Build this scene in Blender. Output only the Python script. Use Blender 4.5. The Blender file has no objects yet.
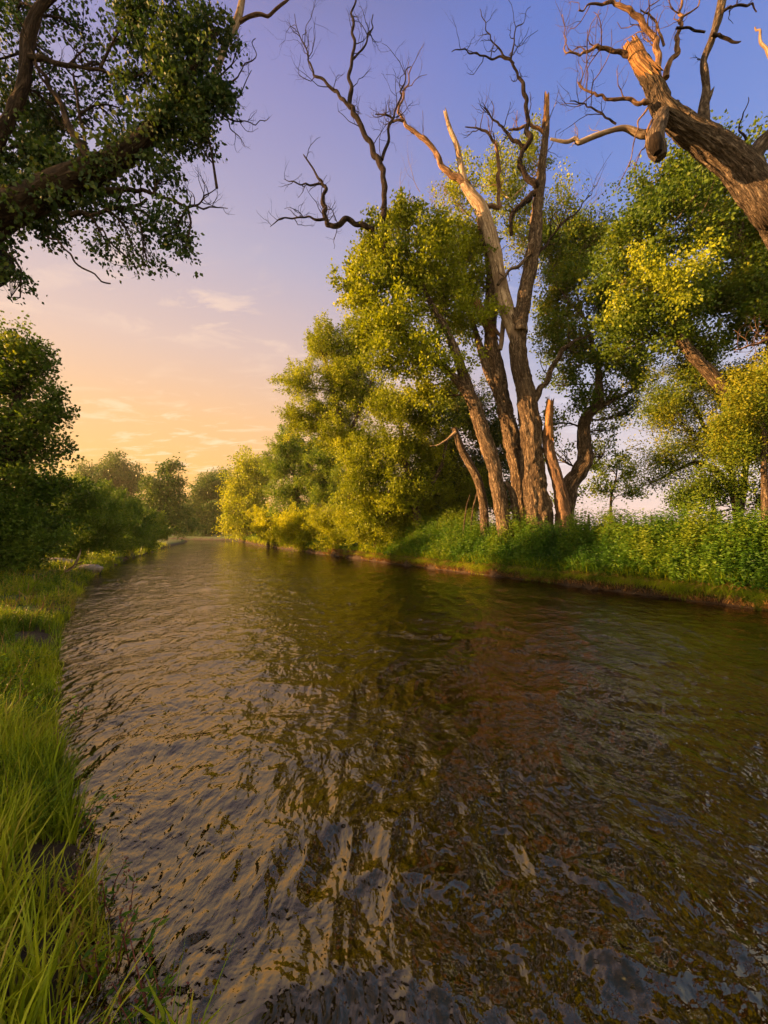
import bpy, math, random
import numpy as np
rng = np.random.default_rng(11)
random.seed(5)
C = bpy.context.scene.collection
sc = bpy.context.scene
R = math.radians

# ---------------------------------------------------------------- camera model
F, HY, CZ = 400.0, 533.0, 1.8
TH = math.atan((HY-512)/F)
def at(px, py, Y):
    u = (px-384)/F; v = (512-py)/F
    s = Y/(math.cos(TH)-v*math.sin(TH))
    return np.array([u*s, Y, CZ+s*(math.sin(TH)+v*math.cos(TH))])
cam = bpy.data.cameras.new('camera'); camo = bpy.data.objects.new('camera', cam); C.objects.link(camo)
cam.sensor_fit = 'VERTICAL'; cam.sensor_height = 36; cam.lens = 36*F/1024
cam.clip_start = 0.05; cam.clip_end = 6000
camo.location = (0, 0, CZ); camo.rotation_euler = (R(90)+TH, 0, 0)
sc.camera = camo

# ---------------------------------------------------------------- light
SUN_AZ, SUN_EL = R(-95), R(9)
EXPO = 2.3
sl = bpy.data.lights.new('sun', 'SUN'); sl.energy = 5.0; sl.angle = R(0.6); sl.color = (1.0, 0.54, 0.19)
so = bpy.data.objects.new('sun', sl); C.objects.link(so)
sv = (math.sin(SUN_AZ)*math.cos(SUN_EL), math.cos(SUN_AZ)*math.cos(SUN_EL), math.sin(SUN_EL))
import mathutils
so.rotation_euler = mathutils.Vector(sv).to_track_quat('Z', 'Y').to_euler()
so.location = (-60, 20, 40)
sc.view_settings.view_transform = 'Standard'; sc.view_settings.look = 'None'
sc.view_settings.gamma = 1; sc.view_settings.exposure = EXPO

# ---------------------------------------------------------------- node helpers
def N(nt, typ, **kw):
    n = nt.nodes.new(typ)
    for k, v in kw.items():
        if k.startswith('_'): setattr(n, k[1:], v)
        else: n.inputs[k.replace('~', ' ')].default_value = v
    return n
def L(nt, a, b): nt.links.new(a, b)
def ramp(nt, stops, fac, interp='LINEAR'):
    r = nt.nodes.new('ShaderNodeValToRGB'); cr = r.color_ramp; cr.interpolation = interp
    while len(cr.elements) < len(stops): cr.elements.new(0.5)
    for e, (p, c) in zip(cr.elements, stops):
        e.position = p; e.color = (*c, 1) if len(c) == 3 else c
    L(nt, fac, r.inputs[0]); return r.outputs[0]
def mth(nt, op, a, b=None, c=None, clamp=False):
    m = nt.nodes.new('ShaderNodeMath'); m.operation = op; m.use_clamp = clamp
    for i, x in enumerate((a, b, c)):
        if x is None: continue
        if isinstance(x, (int, float)): m.inputs[i].default_value = x
        else: L(nt, x, m.inputs[i])
    return m.outputs[0]
def mixc(nt, fac, a, b, mode='MIX'):
    m = nt.nodes.new('ShaderNodeMix'); m.data_type = 'RGBA'; m.blend_type = mode
    for s, x in ((0, fac), (6, a), (7, b)):
        if isinstance(x, (int, float)): m.inputs[s].default_value = x
        elif isinstance(x, tuple): m.inputs[s].default_value = (*x, 1) if len(x) == 3 else x
        else: L(nt, x, m.inputs[s])
    return m.outputs[2]

# ---------------------------------------------------------------- world
w = bpy.data.worlds.new('World'); sc.world = w; w.use_nodes = True
nt = w.node_tree; nt.nodes.clear()
out = nt.nodes.new('ShaderNodeOutputWorld'); bg = nt.nodes.new('ShaderNodeBackground')
bg.inputs[1].default_value = 0.1; L(nt, bg.outputs[0], out.inputs[0])
sky = nt.nodes.new('ShaderNodeTexSky'); sky.sky_type = 'NISHITA'; sky.sun_disc = False
sky.sun_elevation = SUN_EL; sky.sun_rotation = SUN_AZ; sky.air_density = 1.4; sky.dust_density = 2.0
tc = nt.nodes.new('ShaderNodeTexCoord'); sx = nt.nodes.new('ShaderNodeSeparateXYZ'); L(nt, tc.outputs['Generated'], sx.inputs[0])
zz = mth(nt, 'MAXIMUM', sx.outputs[2], 0.0)
GA = [(0, (1.0, .42, .09)), (.12, (1.0, .49, .10)), (.25, (.98, .52, .20)), (.40, (.78, .52, .42)), (.56, (.53, .44, .54)), (.78, (.27, .24, .52)), (.9, (.12, .11, .25)), (1, (.05, .05, .12))]
GB = [(0, (.88, .66, .64)), (.2, (.66, .54, .62)), (.40, (.37, .39, .60)), (.62, (.17, .25, .64)), (.80, (.11, .18, .58)), (.9, (.05, .09, .28)), (1, (.03, .05, .14))]
ca = ramp(nt, GA, zz); cb = ramp(nt, GB, zz)
ga = R(-46)
dt = mth(nt, 'ADD', mth(nt, 'MULTIPLY', sx.outputs[0], math.sin(ga)), mth(nt, 'MULTIPLY', sx.outputs[1], math.cos(ga)))
hl = mth(nt, 'SQRT', mth(nt, 'MAXIMUM', mth(nt, 'SUBTRACT', 1.0, mth(nt, 'MULTIPLY', zz, zz)), 0.01))
az = mth(nt, 'DIVIDE', dt, hl)
mr = nt.nodes.new('ShaderNodeMapRange'); mr.interpolation_type = 'SMOOTHSTEP'; L(nt, az, mr.inputs[0])
mr.inputs[1].default_value = 0.25; mr.inputs[2].default_value = 0.98
grad = mixc(nt, mr.outputs[0], cb, ca)
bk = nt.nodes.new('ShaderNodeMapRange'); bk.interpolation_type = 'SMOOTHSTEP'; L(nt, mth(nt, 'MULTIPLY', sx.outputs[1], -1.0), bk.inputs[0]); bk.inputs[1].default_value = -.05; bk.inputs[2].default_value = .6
grad = mixc(nt, bk.outputs[0], grad, (1.9, 1.5, .9))  # warm glow added to the unseen sky behind the camera, lifts the fill light
# thin evening cirrus: noise on a high flat layer (dir.xy / dir.z)
iz = mth(nt, 'DIVIDE', 1.0, mth(nt, 'ADD', zz, 0.12))
cx = nt.nodes.new('ShaderNodeCombineXYZ'); L(nt, mth(nt, 'MULTIPLY', sx.outputs[0], iz), cx.inputs[0]); L(nt, mth(nt, 'MULTIPLY', sx.outputs[1], iz), cx.inputs[1])
mp = nt.nodes.new('ShaderNodeMapping'); mp.inputs['Rotation'].default_value = (0, 0, R(35)); mp.inputs['Scale'].default_value = (1.5, 3.0, 1); mp.inputs['Location'].default_value = (1.3, .4, 0)
L(nt, cx.outputs[0], mp.inputs[0])
n1 = N(nt, 'ShaderNodeTexNoise', Scale=2.6, Detail=7.0, Roughness=0.6, Distortion=0.5); L(nt, mp.outputs[0], n1.inputs[0])
n2 = N(nt, 'ShaderNodeTexNoise', Scale=0.9, Detail=2.0); L(nt, cx.outputs[0], n2.inputs[0])
cl = ramp(nt, [(.52, (0, 0, 0)), (.64, (1, 1, 1))], n1.outputs[0])
cm = ramp(nt, [(.36, (0, 0, 0)), (.56, (1, 1, 1))], n2.outputs[0])
low = ramp(nt, [(0.0, (0, 0, 0)), (.12, (1, 1, 1)), (.45, (.8, .8, .8)), (.62, (0, 0, 0))], zz)
cf = mth(nt, 'MULTIPLY', mth(nt, 'MULTIPLY', cl, cm), low)
grad = mixc(nt, mth(nt, 'MULTIPLY', cf, 0.6), grad, mixc(nt, mr.outputs[0], (.9, .8, .9), (1.25, .86, .55)))
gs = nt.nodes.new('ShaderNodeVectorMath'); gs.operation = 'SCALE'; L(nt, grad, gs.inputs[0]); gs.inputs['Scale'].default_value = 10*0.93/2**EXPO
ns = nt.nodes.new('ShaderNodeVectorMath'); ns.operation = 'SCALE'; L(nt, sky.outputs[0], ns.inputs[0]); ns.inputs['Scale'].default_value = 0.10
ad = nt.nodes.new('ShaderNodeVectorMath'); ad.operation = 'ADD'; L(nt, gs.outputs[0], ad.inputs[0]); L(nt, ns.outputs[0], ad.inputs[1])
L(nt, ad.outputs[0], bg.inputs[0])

# ---------------------------------------------------------------- materials
def newmat(name):
    m = bpy.data.materials.new(name); m.use_nodes = True
    nt = m.node_tree; nt.nodes.clear()
    o = nt.nodes.new('ShaderNodeOutputMaterial'); p = nt.nodes.new('ShaderNodeBsdfPrincipled')
    L(nt, p.outputs[0], o.inputs[0]); return m, nt, p, o
def leafmat(name, cols, trans=0.4, rough=0.5, tcol=(1.25, 1.25, .5)):
    m, nt, p, o = newmat(name)
    a = nt.nodes.new('ShaderNodeAttribute'); a.attribute_name = 'tint'
    c = ramp(nt, [(i/(len(cols)-1), q) for i, q in enumerate(cols)], a.outputs['Fac'])
    L(nt, c, p.inputs['Base Color']); p.inputs['Roughness'].default_value = rough
    p.inputs['Specular IOR Level'].default_value = 0.18
    t = nt.nodes.new('ShaderNodeBsdfTranslucent'); L(nt, mixc(nt, 1.0, c, tcol, 'MULTIPLY'), t.inputs[0])
    ms = nt.nodes.new('ShaderNodeMixShader'); ms.inputs[0].default_value = trans
    L(nt, p.outputs[0], ms.inputs[1]); L(nt, t.outputs[0], ms.inputs[2]); L(nt, ms.outputs[0], o.inputs[0])
    return m
def barkmat(name, dark, mid, light, scale=9.0, bump=0.05, stretch=0.22, patch=None):
    m, nt, p, o = newmat(name)
    a = nt.nodes.new('ShaderNodeAttribute'); a.attribute_name = 'bark_co'
    mp = nt.nodes.new('ShaderNodeMapping'); mp.inputs['Scale'].default_value = (1, 1, stretch); L(nt, a.outputs['Vector'], mp.inputs[0])
    nz = N(nt, 'ShaderNodeTexNoise', Scale=scale, Detail=5.0, Roughness=0.6, Distortion=0.7); L(nt, mp.outputs[0], nz.inputs[0])
    rd = mth(nt, 'MULTIPLY', mth(nt, 'ABSOLUTE', mth(nt, 'SUBTRACT', nz.outputs[0], 0.5)), 5.0, clamp=True)
    nz2 = N(nt, 'ShaderNodeTexNoise', Scale=scale*.45, Detail=4.0, Roughness=.65, Distortion=1.2); L(nt, a.outputs['Vector'], nz2.inputs[0])
    r2_ = mth(nt, 'MULTIPLY', mth(nt, 'ABSOLUTE', mth(nt, 'SUBTRACT', nz2.outputs[0], 0.5)), 9.0, clamp=True)
    rd = mth(nt, 'MULTIPLY', rd, mth(nt, 'ADD', mth(nt, 'MULTIPLY', r2_, .6), .4))
    fn = N(nt, 'ShaderNodeTexNoise', Scale=scale*5, Detail=4.0); L(nt, mp.outputs[0], fn.inputs[0])
    h = mth(nt, 'ADD', rd, mth(nt, 'MULTIPLY', fn.outputs[0], 0.5))
    c = ramp(nt, [(.18, dark), (.42, mid), (.85, light)], mth(nt, 'MULTIPLY', h, 0.75))
    big = N(nt, 'ShaderNodeTexNoise', Scale=0.8, Detail=3.0); L(nt, a.outputs['Vector'], big.inputs[0])
    c = mixc(nt, 0.5, c, ramp(nt, [(.3, (.55, .5, .47)), (.7, (1.25, 1.15, 1.0))], big.outputs[0]), 'MULTIPLY')
    if patch:
        b2 = N(nt, 'ShaderNodeTexNoise', Scale=1.3, Detail=3.0); L(nt, a.outputs['Vector'], b2.inputs[0])
        f = ramp(nt, [(.52, (0, 0, 0)), (.60, (1, 1, 1))], b2.outputs[0])
        c = mixc(nt, f, c, patch)
    L(nt, c, p.inputs['Base Color']); p.inputs['Roughness'].default_value = 0.9; p.inputs['Specular IOR Level'].default_value = .15
    b = nt.nodes.new('ShaderNodeBump'); b.inputs['Strength'].default_value = 1.0; b.inputs['Distance'].default_value = bump
    L(nt, h, b.inputs['Height']); L(nt, b.outputs[0], p.inputs['Normal'])
    return m
M = {}
M['leaf_gold'] = leafmat('cottonwood leaves', [(.07, .10, .006), (.155, .19, .008), (.25, .285, .010), (.36, .36, .012)])
M['leaf_green'] = leafmat('green leaves', [(.030, .065, .008), (.062, .105, .010), (.11, .155, .012), (.20, .20, .012)], .35)
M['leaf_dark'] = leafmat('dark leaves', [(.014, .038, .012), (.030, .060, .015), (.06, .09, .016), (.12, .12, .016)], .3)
M['leaf_willow'] = leafmat('willow leaves', [(.04, .085, .012), (.085, .145, .018), (.14, .20, .024), (.22, .26, .025)], .35)
M['leaf_yellow'] = leafmat('yellow willow leaves', [(.18, .21, .008), (.30, .32, .010), (.40, .40, .012), (.50, .46, .015)], .4)
M['leaf_far'] = leafmat('distant leaves', [(.022, .055, .012), (.045, .085, .016), (.075, .12, .02), (.12, .15, .022)], .3)
M['grass'] = leafmat('grass', [(.05, .09, .006), (.14, .20, .008), (.24, .30, .010), (.34, .36, .016), (.32, .25, .06)], .4, .4)
M['weed'] = leafmat('weeds', [(.022, .065, .008), (.05, .12, .010), (.085, .16, .012), (.16, .21, .016)], .4)
M['flower'] = leafmat('weed flowers', [(.10, .03, .03), (.16, .05, .05), (.12, .07, .04)], .2)
M['straw'] = leafmat('dry straw', [(.10, .045, .018), (.22, .11, .04), (.38, .23, .09)], .1)
M['bark'] = barkmat('furrowed cottonwood bark', (.030, .02, .014), (.15, .11, .078), (.38, .30, .225), 8.0, .09)
M['bark_near'] = barkmat('furrowed bark close', (.028, .021, .017), (.13, .10, .08), (.31, .26, .215), 12.0, .06)
M['bark_dark'] = barkmat('dark bark', (.014, .009, .007), (.045, .03, .022), (.09, .065, .045), 10.0, .03)
M['bark_black'] = barkmat('blackened dead bark', (.006, .004, .004), (.020, .013, .012), (.045, .032, .028), 10.0, .03)
M['bare'] = barkmat('bare weathered wood', (.12, .085, .06), (.32, .25, .19), (.48, .40, .32), 8.0, .012, .08, (.16, .11, .08))
M['bare_brown'] = barkmat('bare brown wood', (.05, .03, .022), (.18, .11, .07), (.32, .2, .13), 14.0, .012, .1)
M['broken'] = barkmat('broken heartwood', (.10, .05, .025), (.34, .19, .085), (.50, .32, .17), 16.0, .03, .15)
M['hollow'] = barkmat('hollow', (.008, .005, .004), (.015, .01, .008), (.03, .02, .015), 10., .02)  # near-black colour paints the shade inside the stub's opening
def rockmat():
    m, nt, p, o = newmat('river stone')
    t = nt.nodes.new('ShaderNodeTexCoord'); n = N(nt, 'ShaderNodeTexNoise', Scale=6.0, Detail=6.0); L(nt, t.outputs['Object'], n.inputs[0])
    L(nt, ramp(nt, [(.3, (.10, .08, .07)), (.7, (.30, .25, .21))], n.outputs[0]), p.inputs['Base Color']); p.inputs['Roughness'].default_value = .85
    b = nt.nodes.new('ShaderNodeBump'); b.inputs['Distance'].default_value = .03; L(nt, n.outputs[0], b.inputs['Height']); L(nt, b.outputs[0], p.inputs['Normal'])
    return m
M['rock'] = rockmat()
def groundmat():
    m, nt, p, o = newmat('bank soil and turf')
    t = nt.nodes.new('ShaderNodeTexCoord')
    n = N(nt, 'ShaderNodeTexNoise', Scale=1.3, Detail=8.0, Roughness=.65); L(nt, t.outputs['Object'], n.inputs[0])
    f = N(nt, 'ShaderNodeTexNoise', Scale=22.0, Detail=6.0, Roughness=.7); L(nt, t.outputs['Object'], f.inputs[0])
    soil = ramp(nt, [(.3, (.014, .008, .005)), (.6, (.045, .024, .012)), (.8, (.10, .06, .03))], f.outputs[0])
    turf = ramp(nt, [(.3, (.025, .045, .008)), (.6, (.05, .085, .012)), (.8, (.09, .11, .02))], f.outputs[0])
    a = nt.nodes.new('ShaderNodeAttribute'); a.attribute_name = 'bank'
    k = mth(nt, 'ADD', a.outputs['Fac'], mth(nt, 'MULTIPLY', mth(nt, 'SUBTRACT', n.outputs[0], .5), 1.2), clamp=True)
    L(nt, mixc(nt, ramp(nt, [(.4, (0, 0, 0)), (.6, (1, 1, 1))], k), soil, turf), p.inputs['Base Color']); p.inputs['Roughness'].default_value = .95
    b = nt.nodes.new('ShaderNodeBump'); b.inputs['Distance'].default_value = .05; L(nt, f.outputs[0], b.inputs['Height']); L(nt, b.outputs[0], p.inputs['Normal'])
    return m
M['ground'] = groundmat()
def watermat():
    m, nt, p, o = newmat('brown river water')
    t = nt.nodes.new('ShaderNodeTexCoord')
    mp = nt.nodes.new('ShaderNodeMapping'); mp.inputs['Rotation'].default_value = (0, 0, 0); mp.inputs['Scale'].default_value = (1, .6, 1); L(nt, t.outputs['Object'], mp.inputs[0])
    n = N(nt, 'ShaderNodeTexNoise', Scale=1.1, Detail=6.0, Roughness=.62, Distortion=.4); L(nt, mp.outputs[0], n.inputs[0])
    peb = N(nt, 'ShaderNodeTexNoise', Scale=9.0, Detail=6.0); L(nt, mp.outputs[0], peb.inputs[0])
    c = ramp(nt, [(.32, (.003, .0013, .0004)), (.55, (.007, .003, .0008)), (.75, (.013, .007, .002))], n.outputs[0])
    c = mixc(nt, .45, c, ramp(nt, [(.35, (.35, .33, .3)), (.65, (1.6, 1.5, 1.4))], peb.outputs[0]), 'MULTIPLY')
    L(nt, c, p.inputs['Base Color']); p.inputs['Roughness'].default_value = .03; p.inputs['IOR'].default_value = 2.7; p.inputs['Specular Tint'].default_value = (1, .78, .36, 1)
    wr_ = N(nt, 'ShaderNodeTexNoise', Scale=.7, Detail=2.0); L(nt, t.outputs['Object'], wr_.inputs[0])
    wv = nt.nodes.new('ShaderNodeVectorMath'); wv.operation = 'MULTIPLY_ADD'; L(nt, wr_.outputs['Color'], wv.inputs[0]); wv.inputs[1].default_value = (.5, .4, 0); L(nt, mp.outputs[0], wv.inputs[2])
    prev = None
    for scl, det, dist in ((3.4, 2.0, .036), (8.5, 2.0, .030), (19.0, 2.0, .0105), (44.0, 2.0, .0016)):
        q = N(nt, 'ShaderNodeTexNoise', Scale=scl, Detail=det, Roughness=.5, Distortion=.15); L(nt, wv.outputs[0], q.inputs[0])
        b = nt.nodes.new('ShaderNodeBump'); b.inputs['Distance'].default_value = dist; L(nt, q.outputs[0], b.inputs['Height'])
        if prev is not None: L(nt, prev, b.inputs['Normal'])
        prev = b.outputs[0]
    L(nt, prev, p.inputs['Normal'])
    return m
M['water'] = watermat()

# ---------------------------------------------------------------- numpy noise
def _h(ix, iy, iz, s):
    n = (ix*374761393 + iy*668265263 + iz*2147483647 + s*1274126177).astype(np.int64) & 0xffffffff
    n = ((n ^ (n >> 13))*1274126177) & 0xffffffff
    n = ((n ^ (n >> 16))*2246822519) & 0xffffffff
    return ((n ^ (n >> 15)) & 0xffffff)/float(0xffffff)
def vnoise(P, s=0):
    P = np.asarray(P, float); i = np.floor(P).astype(np.int64); f = P-i; f = f*f*(3-2*f)
    r = 0
    for dx in (0, 1):
        wx = f[..., 0] if dx else 1-f[..., 0]
        for dy in (0, 1):
            wy = f[..., 1] if dy else 1-f[..., 1]
            for dz in (0, 1):
                wz = f[..., 2] if dz else 1-f[..., 2]
                r = r+wx*wy*wz*_h(i[..., 0]+dx, i[..., 1]+dy, i[..., 2]+dz, s)
    return r
def fbm(P, o=3, s=0):
    r = 0; a = .5; t = 0
    for k in range(o): r = r+a*vnoise(np.asarray(P)*2**k+k*17.3, s+k); t += a; a *= .5
    return r/t
def nrm(v): return v/np.maximum(np.linalg.norm(v, axis=-1, keepdims=True), 1e-9)

# ---------------------------------------------------------------- mesh builder
class MB:
    def __init__(s): s.v = []; s.f = []; s.t = []; s.c = []; s.n = 0; s.smooth = False
    def add(s, v, f, tint=None, co=None):
        v = np.asarray(v, float); f = np.asarray(f, np.int64)
        s.v.append(v); s.f.append(f+s.n); s.n += len(v)
        s.t.append(np.full(len(f), .5) if tint is None else np.asarray(tint, float))
        s.c.append(v if co is None else np.asarray(co, float))
    def build(s, name, mat, parent=None, origin=None, smooth=None):
        o = np.zeros(3) if origin is None else np.asarray(origin, float)
        v = np.concatenate(s.v)-o
        me = bpy.data.meshes.new(name)
        quads = [f for f in s.f if f.shape[1] == 4]; f = np.concatenate(quads) if len(quads) == len(s.f) else None
        if f is None:
            loops = np.concatenate([q.ravel() for q in s.f]); tot = np.concatenate([np.full(len(q), q.shape[1]) for q in s.f])
        else: loops = f.ravel(); tot = np.full(len(f), 4)
        st = np.concatenate([[0], np.cumsum(tot)[:-1]])
        me.vertices.add(len(v)); me.vertices.foreach_set('co', v.astype(np.float32).ravel())
        me.loops.add(len(loops)); me.loops.foreach_set('vertex_index', loops.astype(np.int32))
        me.polygons.add(len(tot)); me.polygons.foreach_set('loop_start', st.astype(np.int32)); me.polygons.foreach_set('loop_total', tot.astype(np.int32))
        a = me.attributes.new('tint', 'FLOAT', 'FACE'); a.data.foreach_set('value', np.concatenate(s.t).astype(np.float32))
        a = me.attributes.new('bark_co', 'FLOAT_VECTOR', 'POINT'); a.data.foreach_set('vector', np.concatenate(s.c).astype(np.float32).ravel())
        if s.smooth if smooth is None else smooth: me.polygons.foreach_set('use_smooth', np.ones(len(tot), bool))
        me.update(calc_edges=True)
        me.materials.append(M[mat] if isinstance(mat, str) else mat)
        ob = bpy.data.objects.new(name, me); C.objects.link(ob)
        if parent is not None: ob.parent = parent
        elif origin is not None: ob.location = tuple(o)
        return ob
def tag(o, label=None, cat=None, group=None, kind=None):
    for k, v in (('label', label), ('category', cat), ('group', group), ('kind', kind)):
        if v: o[k] = v
    return o
def empty(name, loc, label, cat, group=None):
    o = bpy.data.objects.new(name, None); C.objects.link(o); o.location = tuple(loc); o.empty_display_size = .3
    return tag(o, label, cat, group)

def resample(pts, rad, step):
    pts = np.asarray(pts, float); rad = np.asarray(rad, float)
    P = np.vstack([2*pts[0]-pts[1], pts, 2*pts[-1]-pts[-2]])
    op = []; orr = []
    for i in range(len(pts)-1):
        a, b, c, d = P[i], P[i+1], P[i+2], P[i+3]
        n = max(1, int(np.ceil(np.linalg.norm(c-b)/step)))
        for k in range(n):
            t = k/n
            op.append(.5*(2*b+(c-a)*t+(2*a-5*b+4*c-d)*t*t+(3*b-a-3*c+d)*t**3)); orr.append(rad[i]*(1-t)+rad[i+1]*t)
    op.append(pts[-1]); orr.append(rad[-1])
    return np.array(op), np.array(orr)
def frames(p):
    T = nrm(np.gradient(p, axis=0)); u = np.cross(T[0], [0.3, .9, .2]); u = u/np.linalg.norm(u)
    U = np.zeros_like(p)
    for i in range(len(p)):
        u = u-T[i]*np.dot(u, T[i]); u = u/max(np.linalg.norm(u), 1e-9); U[i] = u
    return T, U, np.cross(T, U)
def tube(mb, pts, rad, sides=8, step=.3, rough=0., wob=0., seed=0, cap=True, flare=0., freq=7., jag=0., jag0=0.):
    p, r = resample(pts, rad, step)
    if len(p) < 2: return p, r
    if wob: p = p+wob*(np.stack([fbm(np.stack([np.arange(len(p))*step*.8+seed*9.1, np.full(len(p), k*5.), np.zeros(len(p))], 1), 2) for k in range(3)], 1)-.5)*np.minimum(1, np.arange(len(p))/4.)[:, None]
    T, U, V = frames(p); th = np.linspace(0, 2*np.pi, sides, endpoint=False)
    s = np.concatenate([[0], np.cumsum(np.linalg.norm(np.diff(p, axis=0), axis=1))])
    if flare: r = r*(1+flare*np.exp(-s/.8))
    R0 = float(r.mean()); cs, sn = np.cos(th), np.sin(th)
    co = np.stack([np.broadcast_to(cs*R0, (len(p), sides)), np.broadcast_to(sn*R0, (len(p), sides)), np.broadcast_to(s[:, None], (len(p), sides))], -1)+seed*3.7
    rr = np.repeat(r[:, None], sides, 1)
    if rough:
        q = co*np.array([1, 1, .22])*freq
        q = q+(fbm(co*1.7, 2, 3)[..., None]-.5)*1.6
        rid = 1-np.abs(fbm(q, 2, seed)-.5)*4
        lump = fbm(co*np.array([1.6, 1.6, .8]), 3, seed+5)-.5
        rr = rr*(1+lump*.42)-np.clip(rid, 0, 1)*rough+rough*.4
        if flare: rr = rr*(1+.25*np.exp(-s/1.0)[:, None]*np.cos(th*4+seed+s[:, None]*.4))
    v = p[:, None]+rr[..., None]*(U[:, None]*cs[None, :, None]+V[:, None]*sn[None, :, None])
    if jag:
        e = (vnoise(np.stack([cs*2.3+seed, sn*2.3, np.zeros(sides)], 1)*2.1, 4))**1.5*jag
        v[-1] += T[-1]*e[:, None]; v[-2] += T[-2]*e[:, None]*.55
    if jag0:
        e = vnoise(np.stack([cs*2.0+seed, sn*2.0, np.zeros(sides)], 1)*2.6, 8)*jag0
        v[0] -= T[0]*e[:, None]; v[1] -= T[1]*e[:, None]*.6
    n = len(p); i = np.arange(n-1)[:, None]*sides; j = np.arange(sides)[None]; k = (j+1) % sides
    f = np.stack([i+j, i+k, i+sides+k, i+sides+j], -1).reshape(-1, 4)
    mb.add(v.reshape(-1, 3), f, co=co.reshape(-1, 3))
    if cap:
        for e, c in ((n-1, p[-1]-T[-1]*jag*.25), (0, p[0])):
            vv = np.vstack([v[e], [c]]); ff = np.stack([np.arange(sides), (np.arange(sides)+1) % sides, np.full(sides, sides)], 1)
            mb.add(vv, ff, co=np.vstack([co[e], [co[e].mean(0)]]))
    return p, r
def grow(mb, p, d, Ln, r, lev, curl=.35, up=.12, kids=3, sides=5, ends=None):
    n = 6; pts = [np.array(p)]; d = nrm(np.array(d, float)); ds = []
    for i in range(n):
        d = nrm(d+rng.normal(0, curl, 3)*.8+np.array([0, 0, up])); pts.append(pts[-1]+d*Ln/n); ds.append(d)
    rad = np.linspace(r, r*.35, n+1)
    tube(mb, pts, rad, sides if lev > 0 else max(3, sides-1), Ln/n*1.01, cap=False)
    if ends is not None: ends.append((pts[-1], d))
    if lev > 0:
        for k in range(kids):
            i = int(rng.integers(1, n)); q = pts[i]; a = nrm(np.cross(ds[i], rng.normal(size=3)))
            grow(mb, q, ds[i]*.7+a*.9, Ln*rng.uniform(.4, .75), rad[i]*.6, lev-1, curl, up, kids, sides, ends)

# ---------------------------------------------------------------- leaves
def leafq(mb, P, A, size, wr, tint):
    n = len(P); S = nrm(np.cross(A, rng.normal(size=(n, 3)))); Q = np.cross(S, A); s = size[:, None]
    v = np.stack([P, P+A*s*.42+S*s*wr*.5+Q*s*.08, P+A*s, P+A*s*.42-S*s*wr*.5+Q*s*.08], 1).reshape(-1, 3)
    mb.add(v, np.arange(n*4).reshape(-1, 4), np.clip(tint, 0, 1))
def sprays(mb, Cn, D, m, Ls, size, wr, spread, tbase, tvar=.12, droop=.2):
    n = len(Cn); c = np.repeat(Cn, m, 0); d = np.repeat(D, m, 0); t = rng.uniform(-.5, .5, (n*m, 1))
    P = c+d*t*Ls+rng.normal(0, spread, (n*m, 3))*(1.1-t)*np.array([1, 1, .8])
    A = nrm(d*.8+rng.normal(0, .6, (n*m, 3))+np.array([0, 0, -droop]))
    tt = np.repeat(tbase, m)+rng.normal(0, tvar, n*m)
    leafq(mb, P, A, size*rng.uniform(.65, 1.25, n*m), wr, tt)
def lobes_world(lobes, Y):
    o = []
    for l in lobes:
        px, py, rx, ry = l[:4]; y = Y+(l[4] if len(l) > 4 else 0); dens = l[5] if len(l) > 5 else 1.; tb = l[6] if len(l) > 6 else 0.
        c = at(px, py, y); k = y/F
        o.append((c, np.array([rx*k, (rx+ry)*.5*k*.95, ry*k]), dens, tb))
    return o
DENS = 1.9
def crown(lobes, Y, leaf, cover=2.6, m=14, Ls=.7, wr=.75, spread=.12, droop=.2, gap=.40, gapf=1.1, mb=None, up=.5, ax0=.25):
    """each lobe is a bundle of leafy branchlets that fan outward and up, so its outline stays ragged"""
    mb = mb or MB(); cs = []
    for c, r, dens, tb in lobes_world(lobes, Y):
        area = math.pi*r[0]*r[2]; nl = DENS*cover*dens*area/(leaf*leaf*wr*.5)*1.25; n = max(6, int(nl/m))
        rm = float(r.mean()); nb = int(np.clip(n/15, 8, 36))
        ub = nrm(rng.normal(size=(nb, 3))*np.array([1, 1, .85])+np.array([0, 0, .12]))
        s0 = rng.uniform(0, .45, (nb, 1)); s1 = rng.uniform(.55, 1.42, (nb, 1))*(1+.12*up*np.sign(up)*ub[:, 2:3])
        A0 = c+ub*r*s0; bend = nrm(ub+rng.normal(0, .35, (nb, 3))+np.array([0, 0, up*1.1]))
        A1 = c+ub*r*s0*.4+bend*r*s1
        k = rng.integers(0, nb, n); t = rng.uniform(0, 1, (n, 1))**.85
        lat = rng.normal(size=(n, 3))*rm*.22*(1.04-t*.84)
        P = A0[k]*(1-t)+A1[k]*t+lat; D = nrm(nrm(A1[k]-A0[k])*1.0+rng.normal(0, .45, (n, 3))+np.array([0, 0, up*.5])+nrm(lat)*.5)
        g = fbm(P/gapf, 2, 9) > gap-.07; P, D, k = P[g], D[g], k[g]
        bt = rng.normal(0, .13, nb)
        tbase = .42+tb+(fbm(P/1.6, 2, 21)-.5)*.7+bt[k]+.08*rng.normal(size=len(P))
        sprays(mb, P, D, m, Ls, leaf, wr, spread, tbase, droop=droop); cs.append((c, r, P))
    return mb, cs
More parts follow.
